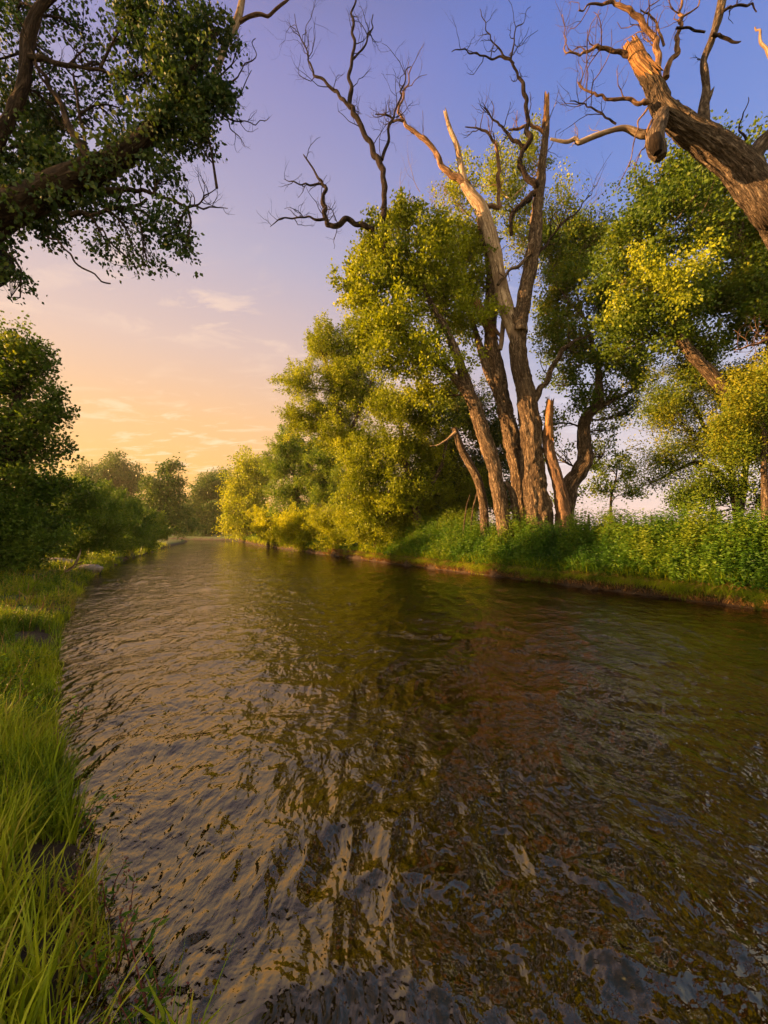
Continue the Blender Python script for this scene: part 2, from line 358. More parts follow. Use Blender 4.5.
def limbs_to(mb, skel, cs, r0, nsub=14, sides=5, wob=.25):
    """wood from the nearest skeleton point into each leaf lobe, and twigs on to its sprays"""
    sk = np.vstack(skel)
    for c, r, P in cs:
        dd = np.linalg.norm((sk-c)*np.array([1, 1, 1.15]), axis=1)+np.maximum(0, sk[:, 2]-c[2]+.3)*1.5
        a = sk[np.argmin(dd)]; Ld = np.linalg.norm(c-a)
        mid = a*.5+c*.5+rng.normal(0, .08, 3)*Ld+np.array([0, 0, .06*Ld])
        p, _ = tube(mb, [a, mid, c], [r0, r0*.7, r0*.4], sides, max(.25, Ld/12), wob=wob, seed=int(rng.integers(99)), cap=False)
        if len(P) == 0: continue
        for k in rng.integers(0, len(P), nsub):
            q = P[k]; b = p[int(rng.integers(len(p)//3, len(p)))]
            m2 = b*.5+q*.5+rng.normal(0, .1, 3)*np.linalg.norm(q-b)
            tube(mb, [b, m2, q], [r0*.32, r0*.2, r0*.08], 4, max(.3, np.linalg.norm(q-b)/5), cap=False)
def pixpath(path, Y):
    """(px, py, width px, depth offset) -> points and radii in metres"""
    pts = []; rad = []
    for q in path:
        y = Y+(q[3] if len(q) > 3 else 0); pts.append(at(q[0], q[1], y)); rad.append(q[2]*.5*y/F)
    return pts, rad

# ---------------------------------------------------------------- river shape
LE = np.array([(16, -16), (8, -8), (2.2, -1.6), (-.1, .3), (-.92, 1.45), (-1.52, 2.0), (-2.3, 2.75), (-3.8, 4.5), (-6.7, 8.3), (-11.4, 15.3), (-17, 26), (-22, 38), (-27.5, 50), (-37, 75), (-45, 92), (-60, 100), (-160, 112)])
RE = np.array([(30, -16), (20, -8), (14, 1), (8.7, 9.7), (5.8, 14.7), (2.0, 21), (-2.3, 28.8), (-10, 43), (-19, 60), (-28, 80), (-36, 100), (-56, 116), (-160, 132)])
def seg_d(P, E):
    best = np.full(len(P), 1e9); side = np.zeros(len(P))
    for a, b in zip(E[:-1], E[1:]):
        d = b-a; t = np.clip(((P-a)@d)/(d@d), 0, 1); q = a+t[:, None]*d; v = P-q; ds = np.hypot(v[:, 0], v[:, 1])
        cr = d[0]*v[:, 1]-d[1]*v[:, 0]; m = ds < best; best = np.where(m, ds, best); side = np.where(m, np.sign(cr), side)
    return best*side
def banks(P):
    P = np.asarray(P, float); return seg_d(P, LE), -seg_d(P, RE)   # >0: outside the water on that side
def gh(P):
    l, r = banks(P); P3 = np.concatenate([P, np.zeros((len(P), 1))], 1)
    nz = fbm(P3/.8, 3, 31)-.5; nb = fbm(P3/6., 2, 33)-.5
    l = l+nz*.55; r = r+nz*.5
    hl_ = np.where(l > 0, .04+.22*(1-np.exp(-np.maximum(l, 0)/.7))+.35*(1-np.exp(-np.maximum(l, 0)/9.))+nb*.2*np.clip(l/3, 0, 1)+nz*.10*np.clip(l, 0, 1), -9)
    hr_ = np.where(r > 0, .30*np.clip(r/.12, 0, 1)+.45*(1-np.exp(-np.maximum(r, 0)/1.6))+nb*.2*np.clip(r/3, 0, 1), -9)
    d = np.minimum(-l, -r); bed = -.05-.55*(1-np.exp(-np.maximum(d, 0)/1.2))
    return np.where((l > 0) & (l >= r), hl_, np.where(r > 0, hr_, bed)), l, r
def warp(n, lo, hi, k):
    t = np.linspace(-1, 1, n); s = np.sinh(t*k)/np.sinh(k); return np.where(s < 0, s*lo, s*hi)
xs = warp(520, 550, 550, 5.2); ys = warp(560, 60, 500, 5.0)+6
X, Yg = np.meshgrid(xs, ys); P2 = np.stack([X.ravel(), Yg.ravel()], 1); Z, lb, rb = gh(P2)
nx, ny = len(xs), len(ys); i = np.arange(ny-1)[:, None]*nx; j = np.arange(nx-1)[None]
g = MB(); g.add(np.column_stack([P2, Z]), np.stack([i+j, i+j+1, i+nx+j+1, i+nx+j], -1).reshape(-1, 4))
gr = g.build('ground', 'ground', smooth=True); gr['kind'] = 'structure'
at_ = gr.data.attributes.new('bank', 'FLOAT', 'POINT')
at_.data.foreach_set('value', np.clip(np.maximum(lb/.8-.1, (rb-.55)/.6), 0, 1).astype(np.float32))
def hgt(P): return gh(np.asarray(P, float).reshape(-1, 2))[0]
def h1(x, y): return float(hgt([[x, y]])[0])

# ---------------------------------------------------------------- water: real waves on a fan-shaped grid
an = np.concatenate([np.linspace(-180, -64, 40)[:-1], np.linspace(-64, 62, 950), np.linspace(62, 180, 40)[1:]])*math.pi/180
rd = .15*np.exp(np.linspace(0, math.log(330/.15), 620))
A_, R_ = np.meshgrid(an, rd); WX, WY = np.sin(A_)*R_, np.cos(A_)*R_
fl = R(-9); ct, st_ = math.cos(fl), math.sin(fl)
ax = WX*ct+WY*st_; ay = -WX*st_+WY*ct                       # across / along the flow
wx = fbm(np.stack([ax/1.4, ay/2.6, 0*ax], -1), 2, 50)-.5; wy = fbm(np.stack([ax/1.7, ay/2.2, 0*ax+7], -1), 2, 51)-.5
ax = ax+wx*1.0+.10*ay*np.exp(-R_/9); ay = ay+wy*1.3
zw = np.zeros_like(ax)
for lx, ly, am, sd, rg in ((1.6, 2.8, .055, 60, 0), (.55, .95, .060, 61, 1), (.27, .42, .034, 62, 1), (.14, .22, .009, 63, 1), (.07, .10, .0018, 64, 0)):
    n = vnoise(np.stack([ax/lx, ay/ly, np.full_like(ax, 3.3)], -1), sd)
    n = (1-np.abs(2*n-1))**1.4 if rg else n
    sp = R_*max(.0024, 0)+R_*.0124*.5
    zw += am*(n-.5)*np.clip(lx*1.2/sp-1, 0, 1)
calm = .35+1.0*fbm(np.stack([WX/2.6, WY/4.5, 0*WX], -1), 3, 70)
edge = np.minimum(-banks(np.stack([WX.ravel(), WY.ravel()], 1))[0], -banks(np.stack([WX.ravel(), WY.ravel()], 1))[1]).reshape(WX.shape)
zw *= (.95/(1+R_/45.)+.08)*calm*np.clip(edge/1.0+.25, .15, 1)
na, nr = len(an), len(rd); i = np.arange(nr-1)[:, None]*na; j = np.arange(na-1)[None]
wm = MB(); wm.add(np.stack([WX, WY, zw], -1).reshape(-1, 3), np.stack([i+j, i+na+j, i+na+j+1, i+j+1], -1).reshape(-1, 4))
wo = wm.build('river_water', 'water', smooth=True); wo['kind'] = 'structure'

# ---------------------------------------------------------------- trees: helper
def root_of(path_pt, label, cat, name, group=None):
    return empty(name, path_pt, label, cat, group)
def tree(name, label, cat, Y, stems, lobes, leafm='leaf_gold', barkm='bark', leaf=.11, cover=2.6, base=None, group=None, nsub=14,
         Ls=.7, wr=.75, spread=.12, droop=.2, gap=.40, r0=.06, rough=.0, sides=12, m=14, gapf=1.1, up=.5, stemstep=.3, tb=0):
    x, y, *_ = at(stems[0][0][0], stems[0][0][1], Y) if base is None else base
    loc = np.array([x, y, h1(x, y)]); rt = empty(name, loc, label, cat, group)
    skel = []
    for k, s in enumerate(stems):
        mb = MB(); pts, rad = pixpath(s, Y)
        if k == 0: pts[0] = np.array([pts[0][0], pts[0][1], min(pts[0][2], loc[2]-.15)])
        p, r = tube(mb, pts, rad, sides, stemstep, rough=rough, wob=.12, seed=k+3, flare=.35 if k == 0 else 0); skel.append(p[len(p)//4:])
        mb.smooth = True; mb.build('trunk' if k == 0 else 'limb', barkm, rt, loc)
    if lobes:
        mb, cs = crown(lobes, Y, leaf, cover, m, Ls, wr, spread, droop, gap, gapf, up=up)
        tw = MB(); limbs_to(tw, skel, cs, r0, nsub); tw.smooth = True; tw.build('branches', barkm, rt, loc)
        if tb: mb.t = [t+tb for t in mb.t]
        mb.build('crown', leafm, rt, loc)
    return rt, loc, skel

# ================================================================ RIGHT BANK
# --- the great dead-topped cottonwood clump
D = 18.3
def wood_part(rt, loc, name, path, Y, mat='bark', sides=40, step=.07, rough=.05, flare=0, seed=1, jag=0., tw=0, twl=1.2, twr=.025, twc=2, ground=False, freq=7., label=None, twup=.15):
    mb = MB(); mb.smooth = True; pts, rad = pixpath(path, Y)
    if Y < 9: rad = [q*.84 for q in rad]
    if ground: pts[0] = np.array([pts[0][0], pts[0][1], h1(pts[0][0], pts[0][1])-.2])
    if sides <= 12 and not ground:
        q = [pts[0]]; qr = [rad[0]]
        for a, b, ra, rb in zip(pts[:-1], pts[1:], rad[:-1], rad[1:]):
            ln_s = np.linalg.norm(b-a)
            for t in (.36, .7): q.append(a*(1-t)+b*t+rng.normal(0, .055, 3)*ln_s); qr.append((ra*(1-t)+rb*t)*rng.uniform(.9, 1.15))
            q.append(b); qr.append(rb)
        pts, rad = q, qr; step = min(step, .1)
    p, r = tube(mb, pts, rad, sides, step, rough=rough, wob=.10 if rough else .06, seed=seed, flare=flare, jag=jag, freq=freq, jag0=(rad[0]*3.2 if mat == 'broken' else 0))
    tm = MB(); tm.smooth = True
    for k in range(tw):
        i = int(rng.uniform(.25, .99)*(len(p)-1)); t = nrm(p[min(i+1, len(p)-1)]-p[i-1]); a = nrm(np.cross(t, rng.normal(size=3)))
        grow(tm, p[i], t*.5+a*.8+np.array([0, 0, .2]), twl*rng.uniform(.5, 1.2), min(twr, r[i]*.6), 2, .4, twup, twc)
    o = mb.build(name, mat, rt, loc)
    if tw: tm.build('twigs', mat, o, loc)
    if label: o['label'] = label
    return o, p
b0 = at(538, 529, D); loc = np.array([b0[0], b0[1], h1(b0[0], b0[1])])
big = empty('dead_cottonwood', loc, 'tallest bare topped cottonwood with a pale barkless fork, sunlit orange bark and broken spires', 'tree')
wood_part(big, loc, 'trunk', [(540, 540, 31), (536, 500, 26), (534, 469, 23), (530, 417, 21), (521, 365, 18.5), (517, 334, 17.5), (513, 312, 16)], D, flare=.12, ground=True, sides=72, step=.06, rough=.11, freq=5.5)
wood_part(big, loc, 'stem', [(519, 352, 12), (513, 328, 16), (505, 306, 14.5), (495.5, 253, 13), (482.5, 211, 12), (472, 195, 11), (464, 182, 9.5), (460, 160, 6.5), (456, 143, 5.5), (450, 128, 4.5), (445.5, 113, 3.6)], D, 'bare', seed=2, rough=.02, jag=.25, tw=5, label='pale barkless left stem ending in a broken spike')
wood_part(big, loc, 'stem', [(520, 332, 15), (523, 305, 14.5), (532, 258, 14.5), (537, 211, 11), (541, 175, 9.2), (545, 138, 7), (546, 114, 6), (546, 99, 5)], D-.25, seed=3, rough=.04, jag=.5, tw=6, label='dark right stem ending in a splintered top')
wood_part(big, loc, 'broken_tip', [(545.4, 121, 6.6), (546, 108, 6), (546.2, 98, 5.2)], D-.3, 'broken', 18, .08, .02, seed=9, jag=.5)
wood_part(big, loc, 'limb', [(470, 190, 8), (458, 177, 7), (449, 172, 6.2), (436, 154, 5), (420, 138, 4.2), (405, 122, 3.3), (398, 112, 2.6), (403, 90, 1.8), (411, 66, .9)], D, 'bare_brown', 10, .15, .01, seed=4, tw=9, twl=1.6)
wood_part(big, loc, 'limb', [(405, 122, 2.6), (390, 116, 2), (375, 114, 1.1)], D, 'bark_dark', 8, .15, 0, seed=5, tw=7, twl=1.3)
DK = 'bark_black'
wood_part(big, loc, 'dead_limb', [(537, 187, 6.5), (526, 178, 6), (519, 166, 5.5), (519, 160, 5), (525.5, 148, 5), (529, 122, 4.5), (527, 100, 4), (523, 83, 3.4), (514, 65, 2.6), (511, 59, 2.2), (514, 40, 1.7), (516, 27, 1.2), (530, 8, .7)], D-.6, DK, 12, .12, .012, seed=6, tw=9, twl=1.5)
wood_part(big, loc, 'dead_limb', [(514, 64, 2.4), (500, 57, 2), (480, 56, 1.6), (466, 49, 1.2), (452, 52, .8)], D-.6, DK, 8, .12, 0, seed=7, tw=5, twl=1.2)
wood_part(big, loc, 'dead_limb', [(511, 59, 2.2), (497, 46, 1.6), (490, 35, 1.2), (484, 20, .9), (480, 9, .6)], D-.6, DK, 8, .12, 0, seed=8, tw=6, twl=1.3)
wood_part(big, loc, 'dead_limb', [(525, 147, 4), (520, 145, 3.6), (510, 138, 3.2), (503, 128, 2.6), (498, 122, 2.2), (484, 108, 1.3)], D-.6, DK, 8, .12, 0, seed=9, tw=7, twl=.9)
wood_part(big, loc, 'dead_limb', [(536, 193, 6.5), (526, 200, 6.2), (516, 209, 5.4), (510, 219, 5), (511, 236, 3.5)], D-.7, DK, 12, .1, .012, seed=10, tw=4, twl=.7)
wood_part(big, loc, 'limb', [(476, 200, 5), (488, 207, 5), (500, 207, 4.6), (499, 185, 4.4), (498, 164, 4), (495.5, 143, 3.2), (488, 133, 2.6), (480, 129, 2), (465, 126, 1)], D+.2, 'bare_brown', 9, .12, .01, seed=11, tw=12, twl=1.6)
wood_part(big, loc, 'limb', [(543, 132, 3.6), (530, 124, 3.4), (518, 129, 2.8), (508, 130, 2)], D+.3, 'broken', 9, .12, 0, seed=12, tw=3, twl=.8, label='short sunlit orange limb near the top')
wood_part(big, loc, 'limb', [(535, 400, 7), (539, 390, 6), (547, 381, 5.5), (550, 370, 5), (555, 362, 4.4), (562, 350, 4), (572, 343, 3.4), (590, 334, 2), (605, 328, 1.4)], D, 'bark', 12, .1, .015, seed=13, tw=7, twl=1.4)
wood_part(big, loc, 'limb', [(530, 262, 5), (540, 250, 3.5), (556, 232, 2.4), (574, 215, 1.6), (590, 195, 1)], D-.2, 'bark_dark', 8, .12, 0, seed=14, tw=12, twl=1.8)
wood_part(big, loc, 'limb', [(533, 240, 4), (523, 262, 3.4), (508, 272, 3), (498, 285, 3)], D-.5, 'bark', 8, .12, 0, seed=15, tw=4, twl=.8)

b2 = at(520, 522, D+1.2); loc2 = np.array([b2[0], b2[1], h1(b2[0], b2[1])])
t2 = empty('cottonwood', loc2, 'cottonwood close behind and left of the tallest one, with a short snapped stub', 'tree')
wood_part(t2, loc2, 'trunk', [(522, 540, 17), (518.5, 482, 15), (511, 438, 16.5), (503, 399, 15.5), (494, 357, 14.5), (491, 326, 13.5), (492, 295, 13), (491, 263, 11), (485, 240, 7), (478, 218, 4)], D+1.2, flare=.1, ground=True, seed=21, rough=.09, freq=5.5)
wood_part(t2, loc2, 'snapped_stub', [(491, 330, 11), (484, 316, 10.5), (477, 303, 10)], D+1, 'broken', 24, .06, .03, seed=22, jag=.35)
wood_part(t2, loc2, 'limb', [(497, 392, 9), (488, 372, 9), (480, 346, 7), (474, 325, 5), (466, 300, 3.5)], D+1.3, seed=23, rough=.03, sides=20, step=.1)
wood_part(t2, loc2, 'bare_strip', [(508, 300, 5), (503, 325, 5.5), (500, 350, 4)], D+.6, 'bare', 14, .1, .01, seed=24)
# sparse golden crown of that tree, rising behind the bare stems
mb, cs = crown([(455, 205, 24, 32, 2, .6), (440, 245, 30, 30, 1), (503, 195, 22, 50, 3, .55), (520, 240, 26, 40, 3, .5), (478, 250, 26, 36, 2, .8), (558, 235, 26, 50, 3, .5), (535, 160, 22, 34, 3, .4), (570, 280, 28, 40, 2, .7), (600, 250, 20, 30, 2, .4)], D+1, .13, 2.2, gap=.46, wr=.7)
tw = MB(); limbs_to(tw, [np.array([at(491, 270, D+1.5), at(500, 240, D+3), at(510, 200, D+3.5), at(535, 240, D+4), at(550, 270, D+3.5), at(560, 220, D+4)])], cs, .05, 16)
for k in range(26):   # pale bare twigs fanning out to the right of the leaves
    grow(tw, at(rng.uniform(555, 590), rng.uniform(215, 270), D+3.5), [rng.uniform(.2, 1.), 0, rng.uniform(.6, 1.2)], rng.uniform(1.2, 2.6), .018, 2, .25, .1, 4, 4)
for k in range(14):
    grow(tw, at(rng.uniform(400, 470), rng.uniform(190, 235), D+2), [rng.uniform(-.8, .5), 0, 1.], rng.uniform(1., 2.2), .016, 2, .25, .1, 3, 4)
tw.build('branches', 'bare', t2, loc2); mb.build('crown', 'leaf_gold', t2, loc2)

# --- leafy leaning cottonwood with the dead black snag rising out of its crown
D1 = 18.4
t1, l1, sk = tree('cottonwood', 'broad golden crowned cottonwood leaning left, with a black dead snag rising out of its top', 'tree', D1,
    [[(510, 535, 15), (495, 474, 14), (481, 427, 14), (469, 391, 12.5), (459, 362, 10), (450, 338, 8), (430, 300, 6), (405, 250, 4)],
     [(469, 392, 12), (455, 378, 9), (440, 362, 6), (425, 352, 4), (400, 330, 3)]],
    [(402, 222, 22, 26), (374, 262, 26, 34), (408, 285, 44, 42), (452, 318, 34, 46, 1), (384, 335, 38, 36, -.5), (430, 250, 30, 40), (420, 360, 42, 28, -.6), (362, 300, 24, 30), (470, 285, 18, 46, 1.5), (440, 395, 36, 20, 1, .7)],
    leaf=.145, cover=3.0, rough=.05, sides=40, stemstep=.08)
for nm, pth, tw_, tl in (('dead_limb', [(384, 250, 5), (384, 215, 5.5), (384, 195, 5.6), (383, 170, 5.8), (377, 158, 5.6), (366, 138, 5.2), (356, 118, 5), (349, 106, 5), (351, 85, 3.8), (352, 60, 3.6), (355, 40, 3.2), (354, 20, 2.4), (356, 0, 2), (350, -15, 1.2)], 12, 1.8),
                         ('dead_limb', [(350, 107, 4), (340, 97, 3.2), (328, 85, 3), (314, 75, 2.4), (308, 60, 1.8), (306, 48, 1.5), (295, 15, .7)], 12, 1.8),
                         ('dead_limb', [(382, 160, 3.6), (388, 130, 2.6), (394, 115, 2.3), (400, 92, 1.9), (411, 66, .9)], 9, 1.5),
                         ('dead_limb', [(374, 229, 5), (362, 224, 6), (347, 219, 5.4), (337, 226, 5.5), (327, 225, 5), (324, 213, 5), (323, 198, 4), (326, 188, 3.4), (318, 178, 2.6), (303, 155, 1.2)], 12, 1.4),
                         ('dead_limb', [(326, 186, 2.6), (318, 184, 2.), (300, 185, 1.5), (284, 178, .8)], 5, .9),
                         ('dead_limb', [(325, 219, 2.6), (305, 218, 1.8), (285, 217, 1.3), (270, 227, .8)], 7, 1.1),
                         ('dead_limb', [(352, 60, 2.4), (362, 50, 2), (371, 32, 1.8), (373, 15, 1.2)], 5, 1.)):
    wood_part(t1, l1, nm, pth, D1-1.2, DK, 10, .12, .01, seed=int(rng.integers(99)), tw=tw_, twl=tl, twr=.02)

# --- snapped stump and thin broken stem
b = at(565, 521, D-.3); ls = np.array([b[0], b[1], h1(b[0], b[1])])
st = empty('snapped_tree', ls, 'short leaning split trunk snapped off, just right of the tallest cottonwood', 'tree stump')
wood_part(st, ls, 'trunk', [(567, 540, 15), (558, 482, 12.5), (549, 454, 10.5), (548, 435, 8), (549.5, 408, 6.5)], D-.3, 'bare_brown', 36, .06, .06, flare=.25, seed=31, ground=True)
wood_part(st, ls, 'broken_top', [(548.3, 432, 8.2), (549, 418, 7.4), (550, 404, 6.6)], D-.4, 'broken', 26, .06, .04, seed=32, jag=.4)
b = at(485, 524, D+1.4); ls = np.array([b[0], b[1], h1(b[0], b[1])])
st = empty('thin_snag', ls, 'thin bent snag leaning left, its top broken off, nearest the golden crowned cottonwood', 'tree')
wood_part(st, ls, 'trunk', [(486, 540, 10), (484, 510, 9), (477, 477, 9), (464, 454, 7.5), (455, 430, 6)], D+1.4, 'bark', 24, .07, .03, flare=.2, seed=33, ground=True, jag=.2)
wood_part(st, ls, 'dead_limb', [(456, 432, 4), (447, 440, 2), (438, 445, 1.4), (430, 446, .8)], D+1.3, 'bare', 7, .1, 0, seed=34)

# --- curved tree right of the stump
tree('willow_tree', 'tree with a curved trunk bowing right beside the snapped trunk, open leafy crown', 'tree', D+1.5,
    [[(562, 530, 17), (568, 495, 17), (578, 472, 16), (585, 458, 14), (583.6, 435, 12.5), (586, 417, 11.5), (597, 404, 10), (599, 385, 8), (596, 360, 5), (585, 320, 3.5)],
     [(592, 410, 7), (612, 400, 4), (628, 393, 3), (645, 380, 2)]],
    [(573, 345, 30, 26, 0, .8), (560, 300, 28, 36, 1, .8), (598, 300, 34, 40, 0, .9), (605, 362, 34, 20, 0, .75), (632, 392, 28, 13, 0, .5), (575, 405, 22, 22, -.3, .55), (605, 430, 18, 16, 0, .3), (552, 425, 14, 16, .5, .5), (560, 385, 18, 16, .8, .6), (560, 250, 28, 34, 1.5, .7), (590, 250, 26, 36, 1.5, .8), (620, 330, 26, 34, 1, 1), (555, 335, 24, 34, 1.5, .9), (640, 370, 24, 22, .5, .8), (600, 405, 24, 16, .6, .6), (552, 460, 14, 20, .8, .5), (560, 500, 20, 16, 1.2, .7), (628, 415, 20, 14, .6, .6), (600, 455, 16, 16, .8, .45)],
    leafm='leaf_green', rough=.05, sides=32, stemstep=.1, cover=2.3, leaf=.13, gap=.43, tb=.12)
tree('young_tree', 'small sparse young tree standing in the sky gap behind the bank plants', 'tree', 22,
    [[(612, 530, 3), (611, 505, 2.4), (614, 485, 2), (617, 465, 1)]],
    [(607, 468, 20, 18, 0, .55), (622, 478, 18, 14, 0, .45), (600, 490, 18, 12, 0, .4), (628, 495, 16, 10, 0, .4)], leafm='leaf_green', leaf=.13, r0=.03, gap=.42)

# --- big green tree on the right
tree('leafy_tree', 'large dense green leafy tree filling the right side behind the near dead trunk', 'tree', 14.5,
    [[(850, 560, 26), (812, 470, 20), (770, 425, 16), (742, 405, 13), (710, 372, 12), (682, 342, 10), (664, 300, 7), (655, 250, 4)],
     [(760, 418, 9), (772, 360, 8), (760, 300, 6), (740, 240, 4)],
     [(800, 455, 12), (812, 380, 10), (800, 300, 7)]],
    [(668, 192, 40, 34, 1), (712, 185, 44, 36, 1), (636, 235, 34, 38), (680, 240, 46, 42), (735, 232, 34, 46, .5), (620, 285, 32, 36, .5), (664, 300, 44, 36), (722, 305, 44, 42, 1), (762, 310, 30, 50), (640, 340, 44, 26, .5, .8), (760, 235, 24, 40, 1, .6), (700, 355, 34, 24, 1, .6), (790, 250, 30, 60), (800, 350, 40, 60)],
    leafm='leaf_green', leaf=.125, cover=2.7, rough=.05, sides=32, stemstep=.1, gap=.42, r0=.07)
mbx, _ = crown([(655, 262, 20, 26, -1.6, .9, .1), (690, 268, 20, 24, -1.8, .9, .1), (678, 300, 12, 24, -1.7, .8, .1), (635, 250, 18, 16, -1.5, .6, .0), (705, 248, 20, 14, -1.5, .6, 0), (612, 300, 14, 18, -1., .6, .0)], 14.5, .10, 1.1, gap=.38, droop=.9, up=-.6)
lt = [o for o in bpy.data.objects if o.name.startswith('leafy_tree')][0]
o_ = mbx.build('hanging_leaves', 'leaf_gold', lt, np.array(lt.location)); o_['label'] = 'drooping clusters of golden leaves'

# --- shrubs and small trees low on the right
G_ = 'low trees behind the right bank plants'
tree('shrub_tree', 'thin see-through shrub tree with curving limbs under the big green tree', 'tree', 15.5,
    [[(742, 530, 9), (735, 500, 7), (722, 478, 6), (700, 462, 5), (678, 470, 3), (655, 482, 2)], [(738, 505, 6), (730, 470, 5), (705, 430, 4), (690, 400, 2.5)], [(740, 515, 6), (745, 470, 5), (752, 430, 3)]],
    [(672, 430, 34, 30, 0, .42, .1), (700, 415, 34, 28, 0, .5, .1), (668, 462, 34, 20, 0, .5, .1), (705, 455, 34, 30, 0, .75, .1), (650, 484, 22, 14, 0, .4), (735, 435, 28, 34, 0, .9), (690, 380, 40, 24, .5, .7), (730, 390, 30, 30, .5, .9), (665, 400, 26, 20, .5, .5)],
    leafm='leaf_green', leaf=.09, wr=.5, gap=.44, r0=.035, nsub=34, tb=.15)
tree('shrub_tree', 'golden green leafy bush at the far right edge above the bank', 'bush', 13.0,
    [[(765, 540, 8), (765, 490, 6), (762, 430, 4)]],
    [(752, 415, 26, 22, 0, .8, .25), (772, 380, 30, 30, 0, .8, .25), (745, 455, 26, 24, 0, .8, .05), (780, 450, 40, 50, .4, 1), (722, 430, 20, 14, 0, .6, .2)],
    leafm='leaf_green', leaf=.09, wr=.55, gap=.40, r0=.03, tb=.15)
tree('green_bush', 'rounded mid green bush between the thin shrub tree and the bank plants', 'bush', 14.2,
    [[(715, 540, 5), (714, 515, 4), (712, 495, 3)]],
    [(705, 492, 28, 20, 0, .8, .05), (735, 498, 30, 24, 0, .9, .05), (760, 505, 30, 24, 0, 1), (680, 505, 18, 12, 0, .6)], leafm='leaf_green', leaf=.08, r0=.03, gap=.38, tb=.1)
# dead reddish branch spray at the right edge
b = at(790, 380, 11.5)
o_ = MB()
rtm, lm = lt, np.array(lt.location)
wood_part(lt, lm, 'dead_branch', [(800, 318, 4), (775, 332, 3.2), (755, 345, 2.4), (735, 350, 1.2)], 11.0, 'bare_brown', 8, .1, 0, seed=44, tw=9, twl=.9, twr=.012)

# --- near dead tree leaning in from the right edge
DN = 8.0
bx, by = 10.6, 7.6; ln = np.array([bx, by, h1(bx, by)])
nd = empty('leaning_dead_tree', ln, 'huge furrowed dead trunk leaning in at the top right corner, its end sawn by breakage', 'tree')
nd['label'] = 'huge furrowed dead trunk leaning in at the top right corner with a snapped orange end'
mbn = MB(); mbn.smooth = True
pp, rr_ = pixpath([(800, 250, 46, .3), (768, 203, 42), (738, 166, 38), (708, 140, 35), (685, 127, 29), (664, 110, 24), (655, 88, 21), (645, 68, 20), (633, 48, 17)], DN)
pp = [np.array([10.6, 7.6, ln[2]-.3]), np.array([10.3, 7.8, 3.5])]+pp; rr_ = [.62, .52]+[q*.80 for q in rr_]
tube(mbn, pp, rr_, 130, .03, rough=.035, wob=.06, seed=51, flare=.3, freq=15., jag=.12)
mbn.build('trunk', 'bark_near', nd, ln)
wood_part(nd, ln, 'broken_end', [(644, 67, 18), (636, 53, 18.5), (632, 46, 16.5)], DN-.02, 'broken', 60, .03, .03, seed=52, jag=.15)
wood_part(nd, ln, 'limb', [(702, 124, 15), (704, 105, 11), (706, 88, 9), (703, 62, 8), (711, 38, 9), (718, 18, 10), (723, -4, 10), (730, -30, 11), (738, -70, 7)], DN, 'bark_near', 40, .04, .018, seed=53, tw=2, twl=.8)
wood_part(nd, ln, 'snag_spike', [(705, 105, 9), (710, 96, 5.5), (714, 88, 1)], DN, 'bark_near', 14, .05, .01, seed=54)
wood_part(nd, ln, 'limb', [(745, 176, 20), (756, 156, 18), (773, 136, 17), (800, 112, 16), (840, 80, 14)], DN+.15, 'bark_near', 50, .04, .04, seed=55, freq=9.)
wood_part(nd, ln, 'hollow_stub', [(676, 104, 10, .75), (664, 114, 16, .3), (656, 136, 21), (658, 149, 22), (661, 158, 15)], DN-.35, 'bark_near', 44, .04, .04, seed=56)
wood_part(nd, ln, 'hollow', [(655, 137, 13), (656, 146, 16), (658, 154, 10)], DN-.46, 'hollow', 16, .05, .01, seed=57)  # solid dark piece, the shade of the opening is put into its colour
wood_part(nd, ln, 'limb', [(650, 134, 11), (638, 131, 9), (626, 127, 6.6), (612, 129, 6), (596, 134, 6.4), (580, 140, 6), (577, 136, 5), (568, 139, 4.5), (552, 136, 3)], DN, 'bare', 18, .04, .008, seed=58, tw=3, twl=.6, twr=.01, label='long pale sunlit limb reaching left')
wood_part(nd, ln, 'limb', [(648, 102, 6), (640, 105, 5), (628, 100, 4), (612, 100, 3.4), (598, 96, 3), (590, 92, 2.4), (578, 82, 1.5)], DN-.1, 'bare_brown', 10, .04, 0, seed=59, tw=7, twl=.9, twr=.014)
wood_part(nd, ln, 'dead_twig', [(616, 124, 2.5), (605, 118, 2.2), (594, 110, 2), (585, 105, 1.5), (570, 102, .9)], DN, DK, 7, .05, 0, seed=60, tw=7, twl=.8, twr=.01)
wood_part(nd, ln, 'limb', [(630, 56, 5), (620, 51, 5), (606, 48, 4.4), (592, 49, 3.6), (580, 55, 2.6), (566, 53, 1.8), (564, 36, 1.2), (562, 15, .7)], DN, 'bare_brown', 10, .04, 0, seed=61, tw=9, twl=.9, twr=.014)
wood_part(nd, ln, 'limb', [(659, 92, 9), (659, 70, 7.5), (660, 50, 6.5), (655, 35, 6), (640, 18, 6.5), (625, 8, 5), (612, 1, 4), (595, 3, 2.6), (578, 10, 1.6)], DN+.3, 'bare_brown', 12, .04, .006, seed=62, tw=11, twl=1.0, twr=.016)
wood_part(nd, ln, 'limb', [(666, 78, 7), (670, 60, 5.5), (676, 42, 5), (679, 22, 3.6), (682, 5, 3), (680, -15, 2)], DN+.4, 'bare_brown', 10, .04, .004, seed=63, tw=5, twl=.8, twr=.014)
wood_part(nd, ln, 'limb', [(676, 28, 3), (690, 28, 2.6), (705, 32, 2.4)], DN+.3, DK, 7, .05, 0, seed=64)
wood_part(nd, ln, 'limb', [(679, 20, 3), (690, 12, 2.2), (698, 6, 1.8), (699, -8, 1.2)], DN+.3, 'bare_brown', 7, .05, 0, seed=65)
